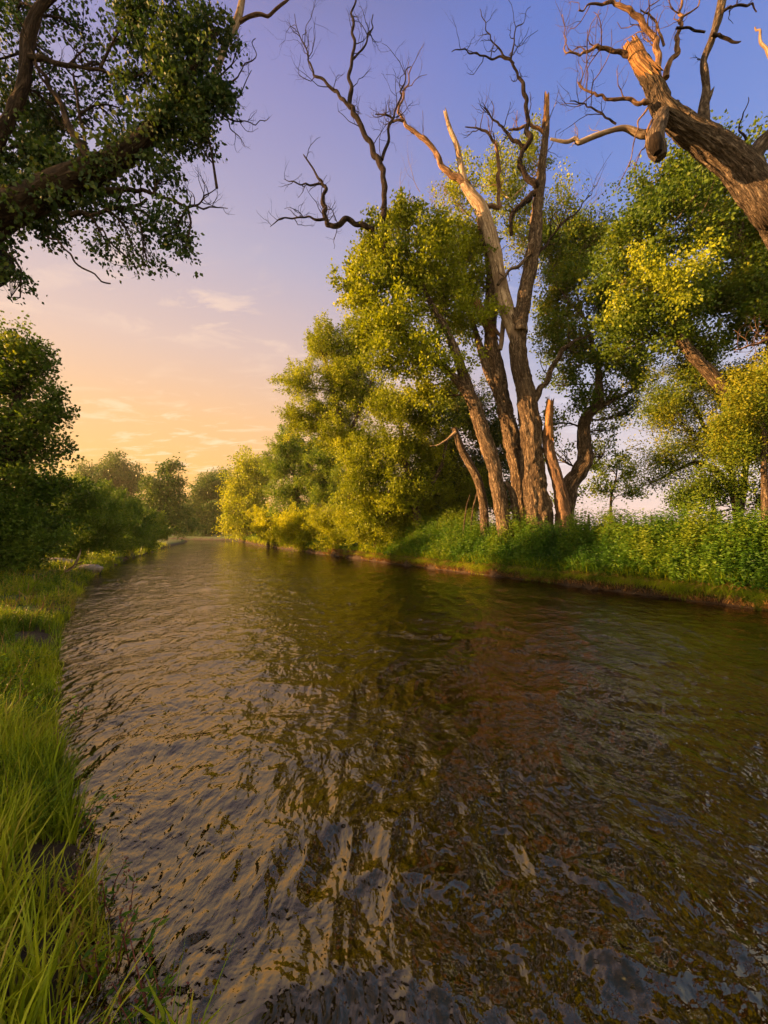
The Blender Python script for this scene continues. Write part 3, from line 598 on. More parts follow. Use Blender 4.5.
wood_part(nd, ln, 'limb', [(664, 46, 3), (656, 24, 2.4), (648, 14, 2), (640, 10, 1.2)], DN+.3, 'bare_brown', 7, .05, 0, seed=66)
wood_part(nd, ln, 'limb', [(712, 34, 4), (722, 36, 3.6), (738, 42, 2.4), (741, 41, 1.6)], DN-.1, 'bark_dark', 8, .04, 0, seed=67)
wood_part(nd, ln, 'limb', [(722, 12, 3.6), (735, 7, 2.8), (752, 4, 2.2), (757, 12, 1.4)], DN-.1, 'bark_dark', 8, .04, 0, seed=68, tw=3, twl=.4, twr=.01)
wood_part(nd, ln, 'dead_twig', [(746, 140, 3), (740, 130, 1.8), (744, 112, 1.4), (749, 97, .8)], DN, DK, 7, .05, 0, seed=69, tw=2, twl=.3, twr=.006)
wood_part(nd, ln, 'limb', [(800, 120, 8), (785, 80, 5), (768, 54, 4), (760, 36, 3), (755, 28, 1.5)], DN-.2, 'bare', 10, .05, 0, seed=70, tw=2, twl=.4, twr=.01)
for q in ([(650, 104, 3), (638, 128, 1.4), (632, 150, 1.2), (620, 180, .9), (615, 190, .6)], [(652, 120, 3), (641, 150, 1.3), (634, 170, .8)]):
    wood_part(nd, ln, 'dead_twig', q, DN-.1, 'bare_brown', 6, .06, 0, seed=71, tw=2, twl=.4, twr=.008)

# --- left part of the right-bank wood
tree('leafy_tree', 'tree with a ragged golden green crown left of the black snag, edge of the wood', 'tree', 33,
    [[(352, 540, 8), (350, 480, 7), (342, 430, 6), (330, 380, 4), (322, 350, 3)], [(346, 440, 4), (365, 400, 3), (372, 380, 2)]],
    [(322, 352, 22, 26), (303, 388, 22, 26), (340, 385, 30, 36, .5), (322, 422, 32, 26), (362, 400, 30, 40, .5), (358, 350, 20, 30, 1), (300, 425, 18, 18, 0, .7), (350, 450, 36, 26)],
    leaf=.13, cover=2.8, r0=.07, tb=-.02)
tree('leafy_tree', 'low golden tree in front of the leaning cottonwood trunk, dark inside', 'tree', 25,
    [[(420, 545, 9), (415, 500, 8), (405, 460, 6), (400, 420, 4)], [(416, 505, 5), (440, 470, 4), (446, 440, 3)]],
    [(400, 415, 36, 28), (432, 425, 28, 26, .5, .8), (392, 460, 38, 30), (362, 480, 30, 30), (432, 470, 30, 30, 1.5, .8), (410, 500, 40, 24), (372, 515, 30, 20)],
    leaf=.12, cover=2.8, r0=.06, tb=-.06)
tree('leafy_tree', 'green tree at the river end of the wood, in front of the distant yellow one', 'tree', 46,
    [[(300, 545, 5), (298, 500, 4), (292, 460, 3)]],
    [(288, 446, 18, 16), (306, 456, 20, 24), (282, 472, 18, 20), (312, 485, 24, 24), (286, 500, 20, 18), (330, 470, 22, 30, -2), (322, 502, 26, 22, -1), (345, 500, 24, 26, -2), (300, 518, 26, 14)],
    leafm='leaf_willow', leaf=.17, cover=2.8, r0=.07, Ls=.9, tb=.15)
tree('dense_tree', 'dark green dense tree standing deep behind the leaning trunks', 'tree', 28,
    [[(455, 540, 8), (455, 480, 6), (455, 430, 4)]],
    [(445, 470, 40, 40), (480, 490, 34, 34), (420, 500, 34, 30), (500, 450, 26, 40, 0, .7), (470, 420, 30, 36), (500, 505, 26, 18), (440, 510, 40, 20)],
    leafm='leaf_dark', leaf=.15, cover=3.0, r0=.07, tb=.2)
for lb_, Y, lob, lm_, tb in (
    ('bright yellow willow bush hanging over the far water, furthest left of the willows', 50, [(268, 524, 16, 14), (282, 530, 17, 14), (262, 533, 12, 10), (275, 538, 18, 7)], 'leaf_yellow', 0),
    ('wide bright yellow willow bush at the water under the ragged tree', 40, [(300, 528, 26, 18), (320, 534, 24, 16), (285, 538, 14, 10), (310, 544, 28, 8)], 'leaf_yellow', 0),
    ('yellow willow bush with a greener top nearest the grassy bank', 33, [(334, 530, 22, 18), (350, 536, 22, 15), (342, 545, 26, 8)], 'leaf_yellow', -.3),
    ('reddish gold thicket below the low golden tree', 27, [(375, 522, 30, 24), (402, 522, 30, 24), (355, 530, 22, 18), (430, 515, 30, 28), (455, 520, 24, 26), (400, 538, 46, 12), (470, 500, 16, 30)], 'leaf_gold', .1)):
    p = at(lob[0][0], lob[0][1], Y)
    tree('willow_bush', lb_, 'bush', Y, [[(lob[0][0], 548, 3), (lob[0][0]+1, lob[0][1]+4, 2), (lob[0][0]+3, lob[0][1]-6, 1)]], lob,
         leafm=lm_, leaf=.0048*Y, wr=.36, cover=3.2, r0=.03, Ls=.7, spread=.10, up=.45, gap=.32, tb=tb, droop=-.1)

# ================================================================ FAR TREES
for nm, lb_, Y, stem, lob, lm_, lf in (
    ('round_tree', 'big round crowned tree, palest and furthest, behind the left bank shrubs', 145, [(112, 540, 5), (111, 490, 4)], [(110, 474, 22, 17), (92, 482, 15, 15), (130, 484, 14, 14), (110, 495, 34, 20), (85, 500, 14, 18), (115, 515, 36, 18)], 'leaf_far', .6),
    ('knobbly_tree', 'tree with separate puffs of foliage at the end of the river', 78, [(166, 540, 3), (166, 505, 2.6), (168, 480, 2)], [(172, 468, 11, 6.5), (164, 474, 6, 5), (151, 488, 11, 9), (176, 486, 12, 8), (165, 500, 18, 12), (150, 510, 16, 14), (182, 508, 12, 14), (170, 518, 20, 14), (178, 530, 20, 10)], 'leaf_far', .36),
    ('dense_tree', 'darker bushy tree right of the knobbly one at the river end', 126, [(205, 540, 3), (206, 505, 2.4)], [(203, 497, 14, 14), (215, 490, 12, 16), (195, 513, 16, 18), (212, 518, 18, 18), (200, 531, 24, 10), (225, 528, 18, 12)], 'leaf_far', .5),
    ('round_tree', 'hazy tree top rising behind the yellow tree', 160, [(218, 540, 3), (218, 500, 3)], [(218, 482, 11, 10), (208, 488, 8, 9), (228, 490, 10, 12)], 'leaf_far', .5),
    ('yellow_tree', 'sunlit yellow tree at the far right bend of the river', 88, [(248, 542, 3), (248, 500, 3), (250, 478, 2)], [(249, 470, 14, 16), (240, 488, 14, 17), (258, 488, 14, 20), (234, 508, 14, 16), (250, 512, 20, 20), (266, 478, 12, 18), (240, 526, 18, 14), (258, 526, 18, 14)], 'leaf_gold', .4)):
    tree(nm, lb_, 'tree', Y, [stem], lob, leafm=lm_, leaf=lf, cover=2.8, Ls=Y*.02, spread=Y*.006, r0=Y*.002, nsub=6, gap=.36, gapf=Y*.05, m=10, tb=.25 if lm_ == 'leaf_gold' else .1)
k = 0
ln_ = MB()
for k in range(60):      # low far-off woods along the horizon
    a = R(rng.uniform(-62, 62)); dd = rng.uniform(260, 420); c = np.array([math.sin(a)*dd, math.cos(a)*dd, 0])
    n = 260; u = nrm(rng.normal(size=(n, 3))); Pp = c+u*np.array([16, 12, rng.uniform(3, 6)])+np.array([0, 0, 2.5])
    leafq(ln_, Pp, nrm(rng.normal(size=(n, 3))), rng.uniform(1.2, 2.4, n), .8, rng.uniform(.1, .7, n))
tag(ln_.build('distant_woods', 'leaf_far'), 'low hazy line of woods far off along the horizon', 'woods', kind='stuff')

# ================================================================ LEFT BANK
tree('dense_tree', 'tall dark tree at the left edge behind the shrubs, backlit by the glow', 'tree', 13.8,
    [[(-6, 560, 16), (0, 500, 13), (10, 440, 9), (18, 390, 6), (22, 360, 3)], [(4, 470, 7), (30, 440, 4), (42, 420, 3)]],
    [(18, 350, 22, 20), (38, 372, 22, 22), (8, 385, 28, 30), (46, 405, 20, 18), (30, 425, 32, 26), (48, 452, 22, 18), (14, 460, 36, 34), (38, 485, 34, 26), (-25, 400, 34, 60), (-20, 480, 40, 50), (10, 520, 50, 30)],
    leafm='leaf_green', barkm='bark_dark', leaf=.12, cover=2.3, rough=.03, sides=20, gap=.43, tb=-.05)
SH = 'willow shrubs along the left bank'
for lb_, Y, lob in (
    ('dark willow shrub nearest the grass on the left bank', 13.4, [(22, 530, 34, 26), (-6, 520, 36, 36), (44, 548, 24, 18), (10, 558, 40, 16)]),
    ('big rounded grey green willow shrub right of the dark one', 21, [(72, 520, 32, 30), (92, 534, 30, 24), (58, 538, 28, 24), (80, 505, 24, 18), (75, 550, 34, 14)]),
    ('willow shrub leaning over the water in the middle of the row', 29, [(112, 524, 26, 24), (124, 538, 22, 17), (98, 517, 22, 20), (110, 546, 26, 12)]),
    ('smaller willow shrub over the water, last but one of the row', 37, [(135, 528, 18, 17), (147, 537, 15, 12), (128, 516, 15, 12), (138, 543, 18, 8)]),
    ('yellow green willow shrub furthest up the left bank', 48, [(150, 529, 13, 13), (159, 537, 9, 8), (146, 521, 10, 9)]),
    ('tall shrub standing behind the big rounded willow', 34, [(80, 498, 24, 16), (105, 500, 20, 13), (60, 500, 20, 20), (120, 508, 14, 10)])):
    tree('willow_shrub', lb_, 'shrub', Y, [[(lob[0][0], 552, 3), (lob[0][0]+1, lob[0][1]+6, 2), (lob[0][0]+2, lob[0][1]-6, 1)]], lob,
         leafm='leaf_willow', leaf=.14*Y/24 if Y > 24 else .13, wr=.34, cover=3.2, r0=.03, Ls=.7, spread=.09, up=.45, gap=.33, droop=-.1, group=SH, tb=.2 if Y > 40 else 0)

for lb_, x, y, hh, wd_ in (('unseen leafy tree added on the left to shade the overhanging tree', -15.5, 5.2, 9.5, 2.4), ('low unseen tree added to shade the right bank, beside the tall dark tree', -16.5, 9.5, 3.8, 2.6), ('low unseen tree added to shade the right bank, behind the leafy one', -19, 12.6, 3.8, 2.6), ('low unseen tree added to shade the right bank, furthest downstream', -13.5, .6, 5, 2.6)):  # out-of-view trees added to keep sun off the overhang and right bank
    z = h1(x, y); lc = np.array([x, y, z]); rt = empty('dense_tree', lc, lb_, 'tree'); q = MB(); q.smooth = True
    p_, _ = tube(q, [lc-np.array([0, 0, .2]), lc+np.array([.2, 0, hh*.4]), lc+np.array([.1, .2, hh*.8])], [.35, .25, .08], 14, .2, rough=.03, seed=int(y)); q.build('trunk', 'bark_dark', rt, lc)
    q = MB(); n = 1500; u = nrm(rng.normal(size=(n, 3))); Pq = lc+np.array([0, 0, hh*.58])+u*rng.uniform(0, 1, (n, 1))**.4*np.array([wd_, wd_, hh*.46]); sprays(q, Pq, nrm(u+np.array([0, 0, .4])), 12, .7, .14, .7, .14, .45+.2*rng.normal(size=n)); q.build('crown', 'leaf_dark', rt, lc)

# --- near tree overhanging from the left
DL = 5.6
lx, ly = -9.2, 5.2; ll = np.array([lx, ly, h1(lx, ly)])
ov = empty('overhanging_tree', ll, 'dark leafy tree overhanging the top left corner with a massive slanting bough', 'tree')
def ovp(name, path, mat='bark_dark', **k): return wood_part(ov, ll, name, path, DL, mat, **k)
mbt = MB(); mbt.smooth = True
tube(mbt, [ll-np.array([0, 0, .3]), ll+np.array([.3, 0, 2.2]), ll+np.array([1.2, .2, 4.2]), at(-60, 262, DL), at(-20, 238, DL)], [.85, .7, .66, .62, .5], 60, .06, rough=.05, seed=81, flare=.3)
mbt.build('trunk', 'bark_dark', ov, ll)
_, pb = ovp('bough', [(-60, 250, 54), (0, 210, 44), (40, 194, 36), (80, 176, 31), (110, 162, 26), (140, 142, 20), (165, 110, 16), (190, 70, 10), (214, 30, 8)], sides=60, step=.05, rough=.04, seed=82)
_, pc = ovp('limb', [(-30, 190, 22), (0, 130, 16), (14, 100, 14), (24, 70, 13), (28, 35, 14), (40, 5, 11), (60, -20, 8)], sides=36, step=.05, rough=.03, seed=83)
_, p2_ = ovp('limb', [(60, -20, 12), (110, -60, 9), (170, -110, 6)], sides=16, step=.1, rough=.01, seed=99)
_, pd = ovp('limb', [(96, 168, 14), (85, 155, 10), (72, 135, 8), (60, 105, 6), (44, 75, 5), (34, 62, 4)], sides=12, step=.08, rough=.008, seed=84, tw=4, twl=.7)
_, pe = ovp('limb', [(30, 56, 8), (55, 64, 6), (75, 68, 5), (100, 72, 4), (125, 85, 3)], sides=10, step=.08, rough=.006, seed=85, tw=6, twl=.6, twr=.015)
_, pf = ovp('limb', [(85, 172, 5), (86, 150, 4), (80, 110, 3), (75, 75, 2.4)], sides=8, step=.08, rough=0, seed=86, tw=4, twl=.5, twr=.012)
_, pg = ovp('limb', [(105, 192, 8), (125, 188, 6), (145, 190, 4.4), (165, 198, 3.4), (188, 207, 2.8), (200, 204, 2.2), (206, 195, 1.8), (218, 186, .9)], sides=10, step=.06, rough=.004, seed=87, tw=7, twl=.5, twr=.01)
ovp('dead_twig', [(190, 207, 2.4), (210, 205, 1.8), (228, 207, .8)], sides=7, step=.08, rough=0, seed=88, tw=2, twl=.3, twr=.006)
_, ph = ovp('limb', [(70, 215, 7), (100, 212, 5), (130, 208, 4), (148, 198, 3)], sides=9, step=.06, rough=.004, seed=89, tw=6, twl=.6, twr=.012)
ovp('dead_twig', [(46, 236, 2.4), (65, 250, 2), (85, 270, 2.2), (112, 285, 1.8)], sides=7, step=.08, rough=0, seed=90)
ovp('dead_twig', [(95, 225, 2.2), (115, 248, 2), (135, 268, 1.6)], sides=7, step=.08, rough=0, seed=91, tw=3, twl=.5, twr=.007)
wood_part(ov, ll, 'pale_limb', [(205, 90, 8), (216, 68, 8), (224, 42, 8.5), (236, 20, 9.5), (243, 0, 8.5), (248, -25, 8)], DL+.8, 'bare', 16, .05, .006, seed=92, tw=2, twl=.5, twr=.012, label='pale bare limb forking against the sky')
wood_part(ov, ll, 'pale_limb', [(234, 24, 5), (244, 20, 4.6), (262, 15, 4), (276, 10, 3.6), (290, -2, 2.4)], DL+.8, 'bare_brown', 10, .05, 0, seed=93)
for q in ([(212, 92, 3), (228, 88, 2), (240, 76, 1.6), (252, 62, 1.3), (256, 38, .8)], [(215, 80, 2.4), (232, 65, 1.6), (238, 48, 1.2), (240, 32, .7)], [(218, 110, 2.4), (240, 120, 1.6), (256, 124, 1.2), (270, 116, .7)], [(225, 108, 2), (240, 96, 1.4), (252, 70, .8)], [(222, 118, 1.8), (236, 135, 1.2), (246, 148, .7)]):
    wood_part(ov, ll, 'dead_twig', q, DL+.3, 'bark_dark', 6, .06, 0, seed=int(rng.integers(99)), tw=3, twl=.35, twr=.006)
ovl = [(120, 20, 40, 34, 0, .7), (165, 25, 40, 34, 0, 1.1), (205, 15, 30, 26, 0, .9), (150, 62, 34, 28, 0, 1.1), (190, 70, 34, 34, 0, 2.0), (208, 100, 24, 28, 0, 2.2), (205, 50, 22, 30, 0, 1.5), (178, 118, 36, 30, 0, 1.5), (150, 140, 34, 26, .3, 1.2), (205, 135, 22, 18, 0, .9),
       (110, 75, 26, 34, .4, .45), (82, 30, 34, 32, .4, .5), (120, 110, 22, 24, .2, .6), (20, 30, 34, 40, .5, .55), (50, 60, 28, 34, .5, .35), (60, 110, 34, 34, .6, .55), (25, 110, 34, 50, .6, 1.1), (20, 165, 46, 36, .5, 1.5), (60, 165, 34, 26, .5, 1.2), (75, 190, 40, 26, .5, 1.2), (20, 215, 40, 26, .3, 1.2),
       (180, -120, 60, 60, 0, 1.2), (120, -60, 60, 50, 0, 1),
       (120, 215, 26, 16, 0, .7), (155, 215, 24, 16, 0, .7), (175, 235, 20, 20, 0, .75), (135, 245, 22, 20, 0, .6), (105, 245, 20, 18, 0, .5), (165, 175, 24, 16, 0, .8), (185, 250, 12, 16, 0, .7), (150, 268, 14, 10, 0, .5), (8, 272, 16, 18, 0, 1.0), (12, 296, 12, 8, 0, .6), (-40, 60, 50, 90, .5, .8), (-40, 180, 50, 60, .5, 1)]
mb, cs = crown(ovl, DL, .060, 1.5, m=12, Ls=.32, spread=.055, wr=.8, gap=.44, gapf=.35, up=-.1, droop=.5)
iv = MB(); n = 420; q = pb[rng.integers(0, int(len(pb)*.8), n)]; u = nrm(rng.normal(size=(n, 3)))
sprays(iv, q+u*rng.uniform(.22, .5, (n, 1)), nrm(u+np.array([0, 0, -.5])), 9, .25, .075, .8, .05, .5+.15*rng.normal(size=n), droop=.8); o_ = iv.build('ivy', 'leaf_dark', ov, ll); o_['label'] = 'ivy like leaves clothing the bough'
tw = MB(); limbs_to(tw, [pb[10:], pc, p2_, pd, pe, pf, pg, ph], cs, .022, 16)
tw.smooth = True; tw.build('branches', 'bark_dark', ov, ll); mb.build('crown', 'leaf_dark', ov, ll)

# ================================================================ UNDERGROWTH
def blades(mb, B, Ln, wd, lean, tint, droop=.5, dirv=None):
    n = len(B); a = rng.uniform(0, 2*np.pi, n); H = np.stack([np.cos(a), np.sin(a), np.zeros(n)], 1)
    if dirv is not None: H = nrm(H+np.array(dirv))
    S = np.stack([-H[:, 1], H[:, 0], 0*a], 1); S = nrm(S+rng.normal(0, .4, (n, 3))*np.array([1, 1, 0]))
    ts = np.array([0, .33, .66, 1.]); Wd = np.array([.8, 1., .7, .05]); V = []
    for t, wf in zip(ts, Wd):
        c = B+np.array([0, 0, 1])*(Ln*(t-droop*t*t*lean*.8))[:, None]+H*(Ln*lean*t**1.8)[:, None]
        V += [c-S*(wd*wf*.5)[:, None], c+S*(wd*wf*.5)[:, None]]
    V = np.stack(V, 1).reshape(-1, 3); o = np.arange(n)[:, None]*8
    f = np.stack([o+np.array([[0, 1, 3, 2]]), o+np.array([[2, 3, 5, 4]]), o+np.array([[4, 5, 7, 6]])], 1).reshape(-1, 4)
    mb.add(V, f, np.clip(np.repeat(tint, 3), 0, 1))
def scatter(x0, x1, y0, y1, n, side, dmin, dmax, tuft=0.):
    P = np.column_stack([rng.uniform(x0, x1, n), rng.uniform(y0, y1, n)])
    l, r = banks(P); d = l if side == 'L' else r
    k = (d > dmin) & (d < dmax)
    if tuft: k &= fbm(np.column_stack([P/.45, np.zeros(n)]), 2, 77) > tuft
    P = P[k]; return np.column_stack([P, hgt(P)])
g = MB()
def gtint(P, s=0.): return .40+s+(fbm(np.column_stack([P[:, :2]/.7, np.zeros(len(P))]), 2, 91)-.5)*1.5+rng.normal(0, .14, len(P))
for (x0, x1, y0, y1, n, Lm, wd, tf) in ((-3.6, .2, .7, 3.2, 34000, .27, .0085, .36), (-7, -1.2, 2.6, 7, 52000, .25, .0095, .40), (-13, -3, 6, 13, 42000, .27, .012, .42), (-26, -8, 12, 26, 40000, .3, .02, .36), (-45, -18, 24, 55, 20000, .45, .04, .3)):
    P = scatter(x0, x1, y0, y1, n, 'L', -.12, 40, tf); P[:, 2] = np.maximum(P[:, 2], 0); m_ = len(P)
    hv_ = .35+1.3*fbm(np.column_stack([P[:, :2]/.6, np.zeros(m_)]), 2, 44); blades(g, P-np.array([0, 0, .03]), Lm*hv_*rng.uniform(.45, 1.35, m_), wd*rng.uniform(.6, 1.3, m_), rng.uniform(.1, .75, m_), gtint(P))
tag(g.build('bank_grass', 'grass'), 'bright green grass covering the near left bank', 'grass', kind='stuff')
g = MB()     # sedge clumps standing in the shallow edge
for (x0, x1, y0, y1, n, Lm, wd) in ((-3.2, .3, .9, 3.2, 9000, .26, .007), (-8, -1.6, 3, 9, 16000, .26, .010), (-16, -6, 8, 18, 12000, .3, .018)):
    P = scatter(x0, x1, y0, y1, n, 'L', -.2, .05, .50); P[:, 2] = np.maximum(P[:, 2], -.04); m_ = len(P)
    blades(g, P, Lm*rng.uniform(.4, 1.25, m_), wd*rng.uniform(.6, 1.3, m_), rng.uniform(.1, .9, m_), gtint(P, .05), dirv=(.4, -.1, 0))
tag(g.build('shore_sedge', 'grass'), 'ragged sedge clumps standing in the water along the left bank', 'sedge', kind='stuff')
g = MB()     # dead stalks and seed heads among the green
for (x0, x1, y0, y1, n, Lm, wd) in ((-3.6, -.2, .9, 3.2, 900, .42, .004), (-8, -1.2, 3, 9, 2200, .42, .007), (-16, -6, 8, 18, 2500, .45, .014)):
    P = scatter(x0, x1, y0, y1, n, 'L', .05, 30, .45); m_ = len(P)
    blades(g, P, Lm*rng.uniform(.5, 1.3, m_), wd*rng.uniform(.6, 1.3, m_), rng.uniform(.2, .9, m_), rng.uniform(.2, 1, m_))
tag(g.build('dry_stalks', 'straw'), 'dry brown stalks scattered through the left bank grass', 'dry grass', kind='stuff')
# taller bright tufts at the very front
TG = 'tall grass tufts at the near water edge'
for k, (x, y, n, Lm, lbk) in enumerate(((-1.30, 1.42, 160, .46, 'bright tall grass tuft filling the bottom left corner'), (-1.62, 1.75, 140, .42, 'tall grass tuft behind the corner tuft at the left edge'), (-1.05, 1.28, 70, .42, 'low grass tuft at the bottom edge beside the water weeds'), (-2.05, 2.15, 120, .4, 'grass tuft at the left edge, third up from the bottom corner'), (-2.9, 3.0, 130, .5, 'grass tuft standing up above a dark hollow at the left edge'), (-2.3, 2.75, 70, .45, 'upright grass tuft against the water, halfway up the near bank'))):
    a = rng.uniform(0, 6.28, n); rr2 = .17*np.sqrt(rng.uniform(0, 1, n)); P = np.column_stack([x+rr2*np.cos(a), y+rr2*np.sin(a)]); P = np.column_stack([P, np.maximum(hgt(P), .02)])
    t = MB(); blades(t, P-np.array([0, 0, .03]), Lm*rng.uniform(.5, 1.15, n), .012*rng.uniform(.6, 1.2, n), rng.uniform(.1, .7, n), .55+rng.normal(0, .2, n), dirv=(.15, -.1, 0))
    tag(t.build('grass_tuft', 'grass', None, np.array([x, y, h1(x, y)])), lbk, 'grass tuft', TG)
# reddish stemmed water weeds standing out over the water
WG = 'leafy weeds growing out of the water edge'
def weed(x, y, ht, kind, lbl):
    z = max(h1(x, y), -.1); o = np.array([x, y, z]); rt = empty('water_weed', o, lbl, 'weed', WG)
    s = MB(); lf = MB(); fl_ = MB()
    for q in range(4 if kind else 5):
        d = nrm(np.array([rng.uniform(-.35, .5), rng.uniform(-.5, .2), 1.])); hh = ht*rng.uniform(.6, 1.1)
        b_ = o+np.array([rng.uniform(-.05, .05), rng.uniform(-.05, .05), 0]); pts = [b_, b_+d*hh*.5+rng.normal(0, .015, 3), b_+d*hh+np.array([rng.uniform(-.05, .08), 0, -.02])]
        p, _ = tube(s, pts, [.0036, .003, .0015], 5, .04, cap=False)
        for c in p[2:]:
            if rng.random() < .8:
                n = 2; A = nrm(rng.normal(size=(n, 3))*np.array([1, 1, .5])+np.array([0, 0, .25])); leafq(lf, np.repeat(c[None], n, 0), A, (.06 if kind else .045)*rng.uniform(.6, 1.3, n), .26, .5+rng.normal(0, .25, n))
        fl_ = MB(); n = 10 if not kind else 4; leafq(fl_, p[-1]+rng.normal(0, .014, (n, 3))*np.array([.5, .5, 1.6]), nrm(rng.normal(size=(n, 3))), .014*rng.uniform(.7, 1.2, n), .8, rng.uniform(0, 1, n)); fl_.build('flower_head', 'flower', rt, o)
    s.build('stem', 'flower', rt, o); lf.build('leaves', 'weed', rt, o)
wspots = [(120, 905, 1.75), (140, 890, 1.85), (150, 930, 1.6), (170, 940, 1.55), (115, 850, 2.05), (135, 960, 1.5), (90, 880, 1.95), (85, 790, 2.5), (75, 745, 2.9), (160, 985, 1.45), (190, 1000, 1.4), (210, 1005, 1.38), (60, 720, 3.3), (70, 690, 3.9), (105, 940, 1.6)]
for k, (px, py, Y) in enumerate(wspots):
    p = at(px, py, Y)
    weed(p[0], Y, .30 if k % 3 else .40, k % 2, 'slender reddish stemmed weed standing at the near left water edge')
# broad bladed plant by the water
p = at(185, 985, 1.42); o = np.array([p[0], 1.42, 0.0]); t = MB()
n = 9; blades(t, o+rng.normal(0, .012, (n, 3))*np.array([1, 1, 0]), rng.uniform(.2, .36, n), np.full(n, .022), rng.uniform(.1, .9, n), rng.uniform(.5, .9, n))
tag(t.build('broad_leaf_grass', 'grass', None, o), 'broad bladed green plant over the water at the bottom, right of the weeds', 'plant')

# --- tall leafy plants on the right bank
pl = MB(); 
def plants(P, ht, nl, lf_, tints, wr=.34):
    n = len(P); top = P+np.column_stack([rng.normal(0, .1, n), rng.normal(0, .1, n), ht])
    t = rng.uniform(.12, 1, (n, nl, 1)); c = P[:, None]*(1-t)+top[:, None]*t; a = rng.uniform(0, 6.28, (n, nl))
    A = nrm(np.stack([np.cos(a), np.sin(a), rng.uniform(-.5, .5, (n, nl))], -1)); c = c+A*.02
    leafq(pl, c.reshape(-1, 3), A.reshape(-1, 3), (lf_*(1.25-.7*t[..., 0])*rng.uniform(.7, 1.2, (n, nl))).ravel(), wr, (tints[:, None]+.25*(t[..., 0]-.5)+rng.normal(0, .1, (n, nl))).ravel())
def rscat(n, y0, y1, d0, d1):
    yy = rng.uniform(y0, y1, n); xe = np.interp(yy, RE[:, 1], RE[:, 0]); dd = rng.uniform(d0, d1, n)
    P = np.column_stack([xe+dd*.9, yy+dd*.45]); return np.column_stack([P, hgt(P)])
for n, y0, y1, d0, d1, hh, nl, lf_ in ((3600, 7, 14, .12, 3.6, 1.5, 60, .15), (3300, 14, 24, .12, 4.0, 1.35, 42, .17), (2200, 15, 32, 3.0, 9, .9, 30, .18), (2600, 15, 26, .6, 3.2, 1.5, 40, .15), (2200, 24, 45, .15, 5, 1.1, 28, .24), (700, 45, 95, .3, 6, 1., 16, .4)):
    P = rscat(n, y0, y1, d0, d1); l, r = banks(P[:, :2]); k = fbm(np.column_stack([P[:, :2]/.9, np.zeros(len(P))]), 2, 15)
    tint = .42+(k-.5)*1.5+rng.normal(0, .12, len(P))
    plants(P, hh*np.clip(.25+r/2.2, .3, 1.)*rng.uniform(.55, 1.35, len(P))*(.55+1.0*k), nl, lf_, tint)
tag(pl.build('bank_plants', 'weed'), 'dense leafy green plants crowding the top of the right bank', 'plants', kind='stuff')
pl = MB()    # small broad leaved weeds in the left bank grass
for (x0, x1, y0, y1, n, hh, lf_, nl) in ((-3.4, -.6, 1., 3.4, 1100, .2, .035, 14), (-9, -2, 3, 9, 4200, .24, .05, 14), (-18, -7, 8, 20, 4200, .30, .08, 12)):
    P = scatter(x0, x1, y0, y1, n, 'L', -.05, 30, .47); plants(P, hh*rng.uniform(.5, 1.4, len(P)), nl, lf_, .45+rng.normal(0, .2, len(P)), .42)
tag(pl.build('broad_leaved_weeds', 'weed'), 'low broad leaved weeds mixed through the left bank grass', 'weeds', kind='stuff')
g = MB()
for n, y0, y1, Lm, wd in ((9000, 7, 14, .5, .014), (9000, 14, 24, .5, .02), (6500, 24, 48, .55, .035), (5000, 48, 105, .8, .07)):
    P = rscat(n, y0, y1, .03, 1.5); blades(g, P, Lm*rng.uniform(.5, 1.3, n), wd*rng.uniform(.6, 1.2, n), rng.uniform(.2, .9, n), gtint(P, -.02), dirv=(-.5, -.3, 0))
tag(g.build('edge_grass', 'grass'), 'long green grass spilling down the right bank', 'grass', kind='stuff')
g = MB()
for n, y0, y1, Lm, wd in ((9000, 7, 14, .40, .013), (8000, 14, 30, .42, .02)):
    P = rscat(n, y0, y1, .10, .5); blades(g, P, Lm*rng.uniform(.5, 1.3, n), wd*rng.uniform(.6, 1.2, n), rng.uniform(.8, 1.3, n), gtint(P, -.05), droop=1.3, dirv=(-1.6, -.9, 0))
tag(g.build('overhanging_grass', 'grass'), 'grass drooping over the cut edge of the right bank', 'grass', kind='stuff')
g = MB()
n = 17000; P = rscat(n, 6.5, 34, -.03, .5)
P = np.concatenate([P, rscat(3500, 34, 100, -.05, .8)])[:]; n = len(P)
P = P; P[:, 2] = np.maximum(P[:, 2], .03)+.02
blades(g, P, .42*rng.uniform(.4, 1.2, n), .012*rng.uniform(.6, 1.4, n)*(.6+P[:, 1]/16), rng.uniform(.5, 1.1, n), rng.uniform(0, 1, n), droop=1.2, dirv=(-.8, -.5, 0))
tag(g.build('dry_grass_fringe', 'straw'), 'reddish dry roots and grass hanging along the right waterline', 'dry grass', kind='stuff')
g = MB()
for k in range(420):
    P = rscat(1, 7, 26, .0, .35)[0]; P[2] = max(P[2], .1); d = np.array([-.6+rng.normal(0, .5), -.3+rng.normal(0, .5), rng.uniform(-.3, .3)])
    grow(g, P, d, rng.uniform(.25, .6), .007, 0, .5, -.12, 0, 4)
tag(g.build('exposed_roots', 'bare_brown'), 'tangle of thin exposed roots along the eroded right bank', 'roots', kind='stuff')
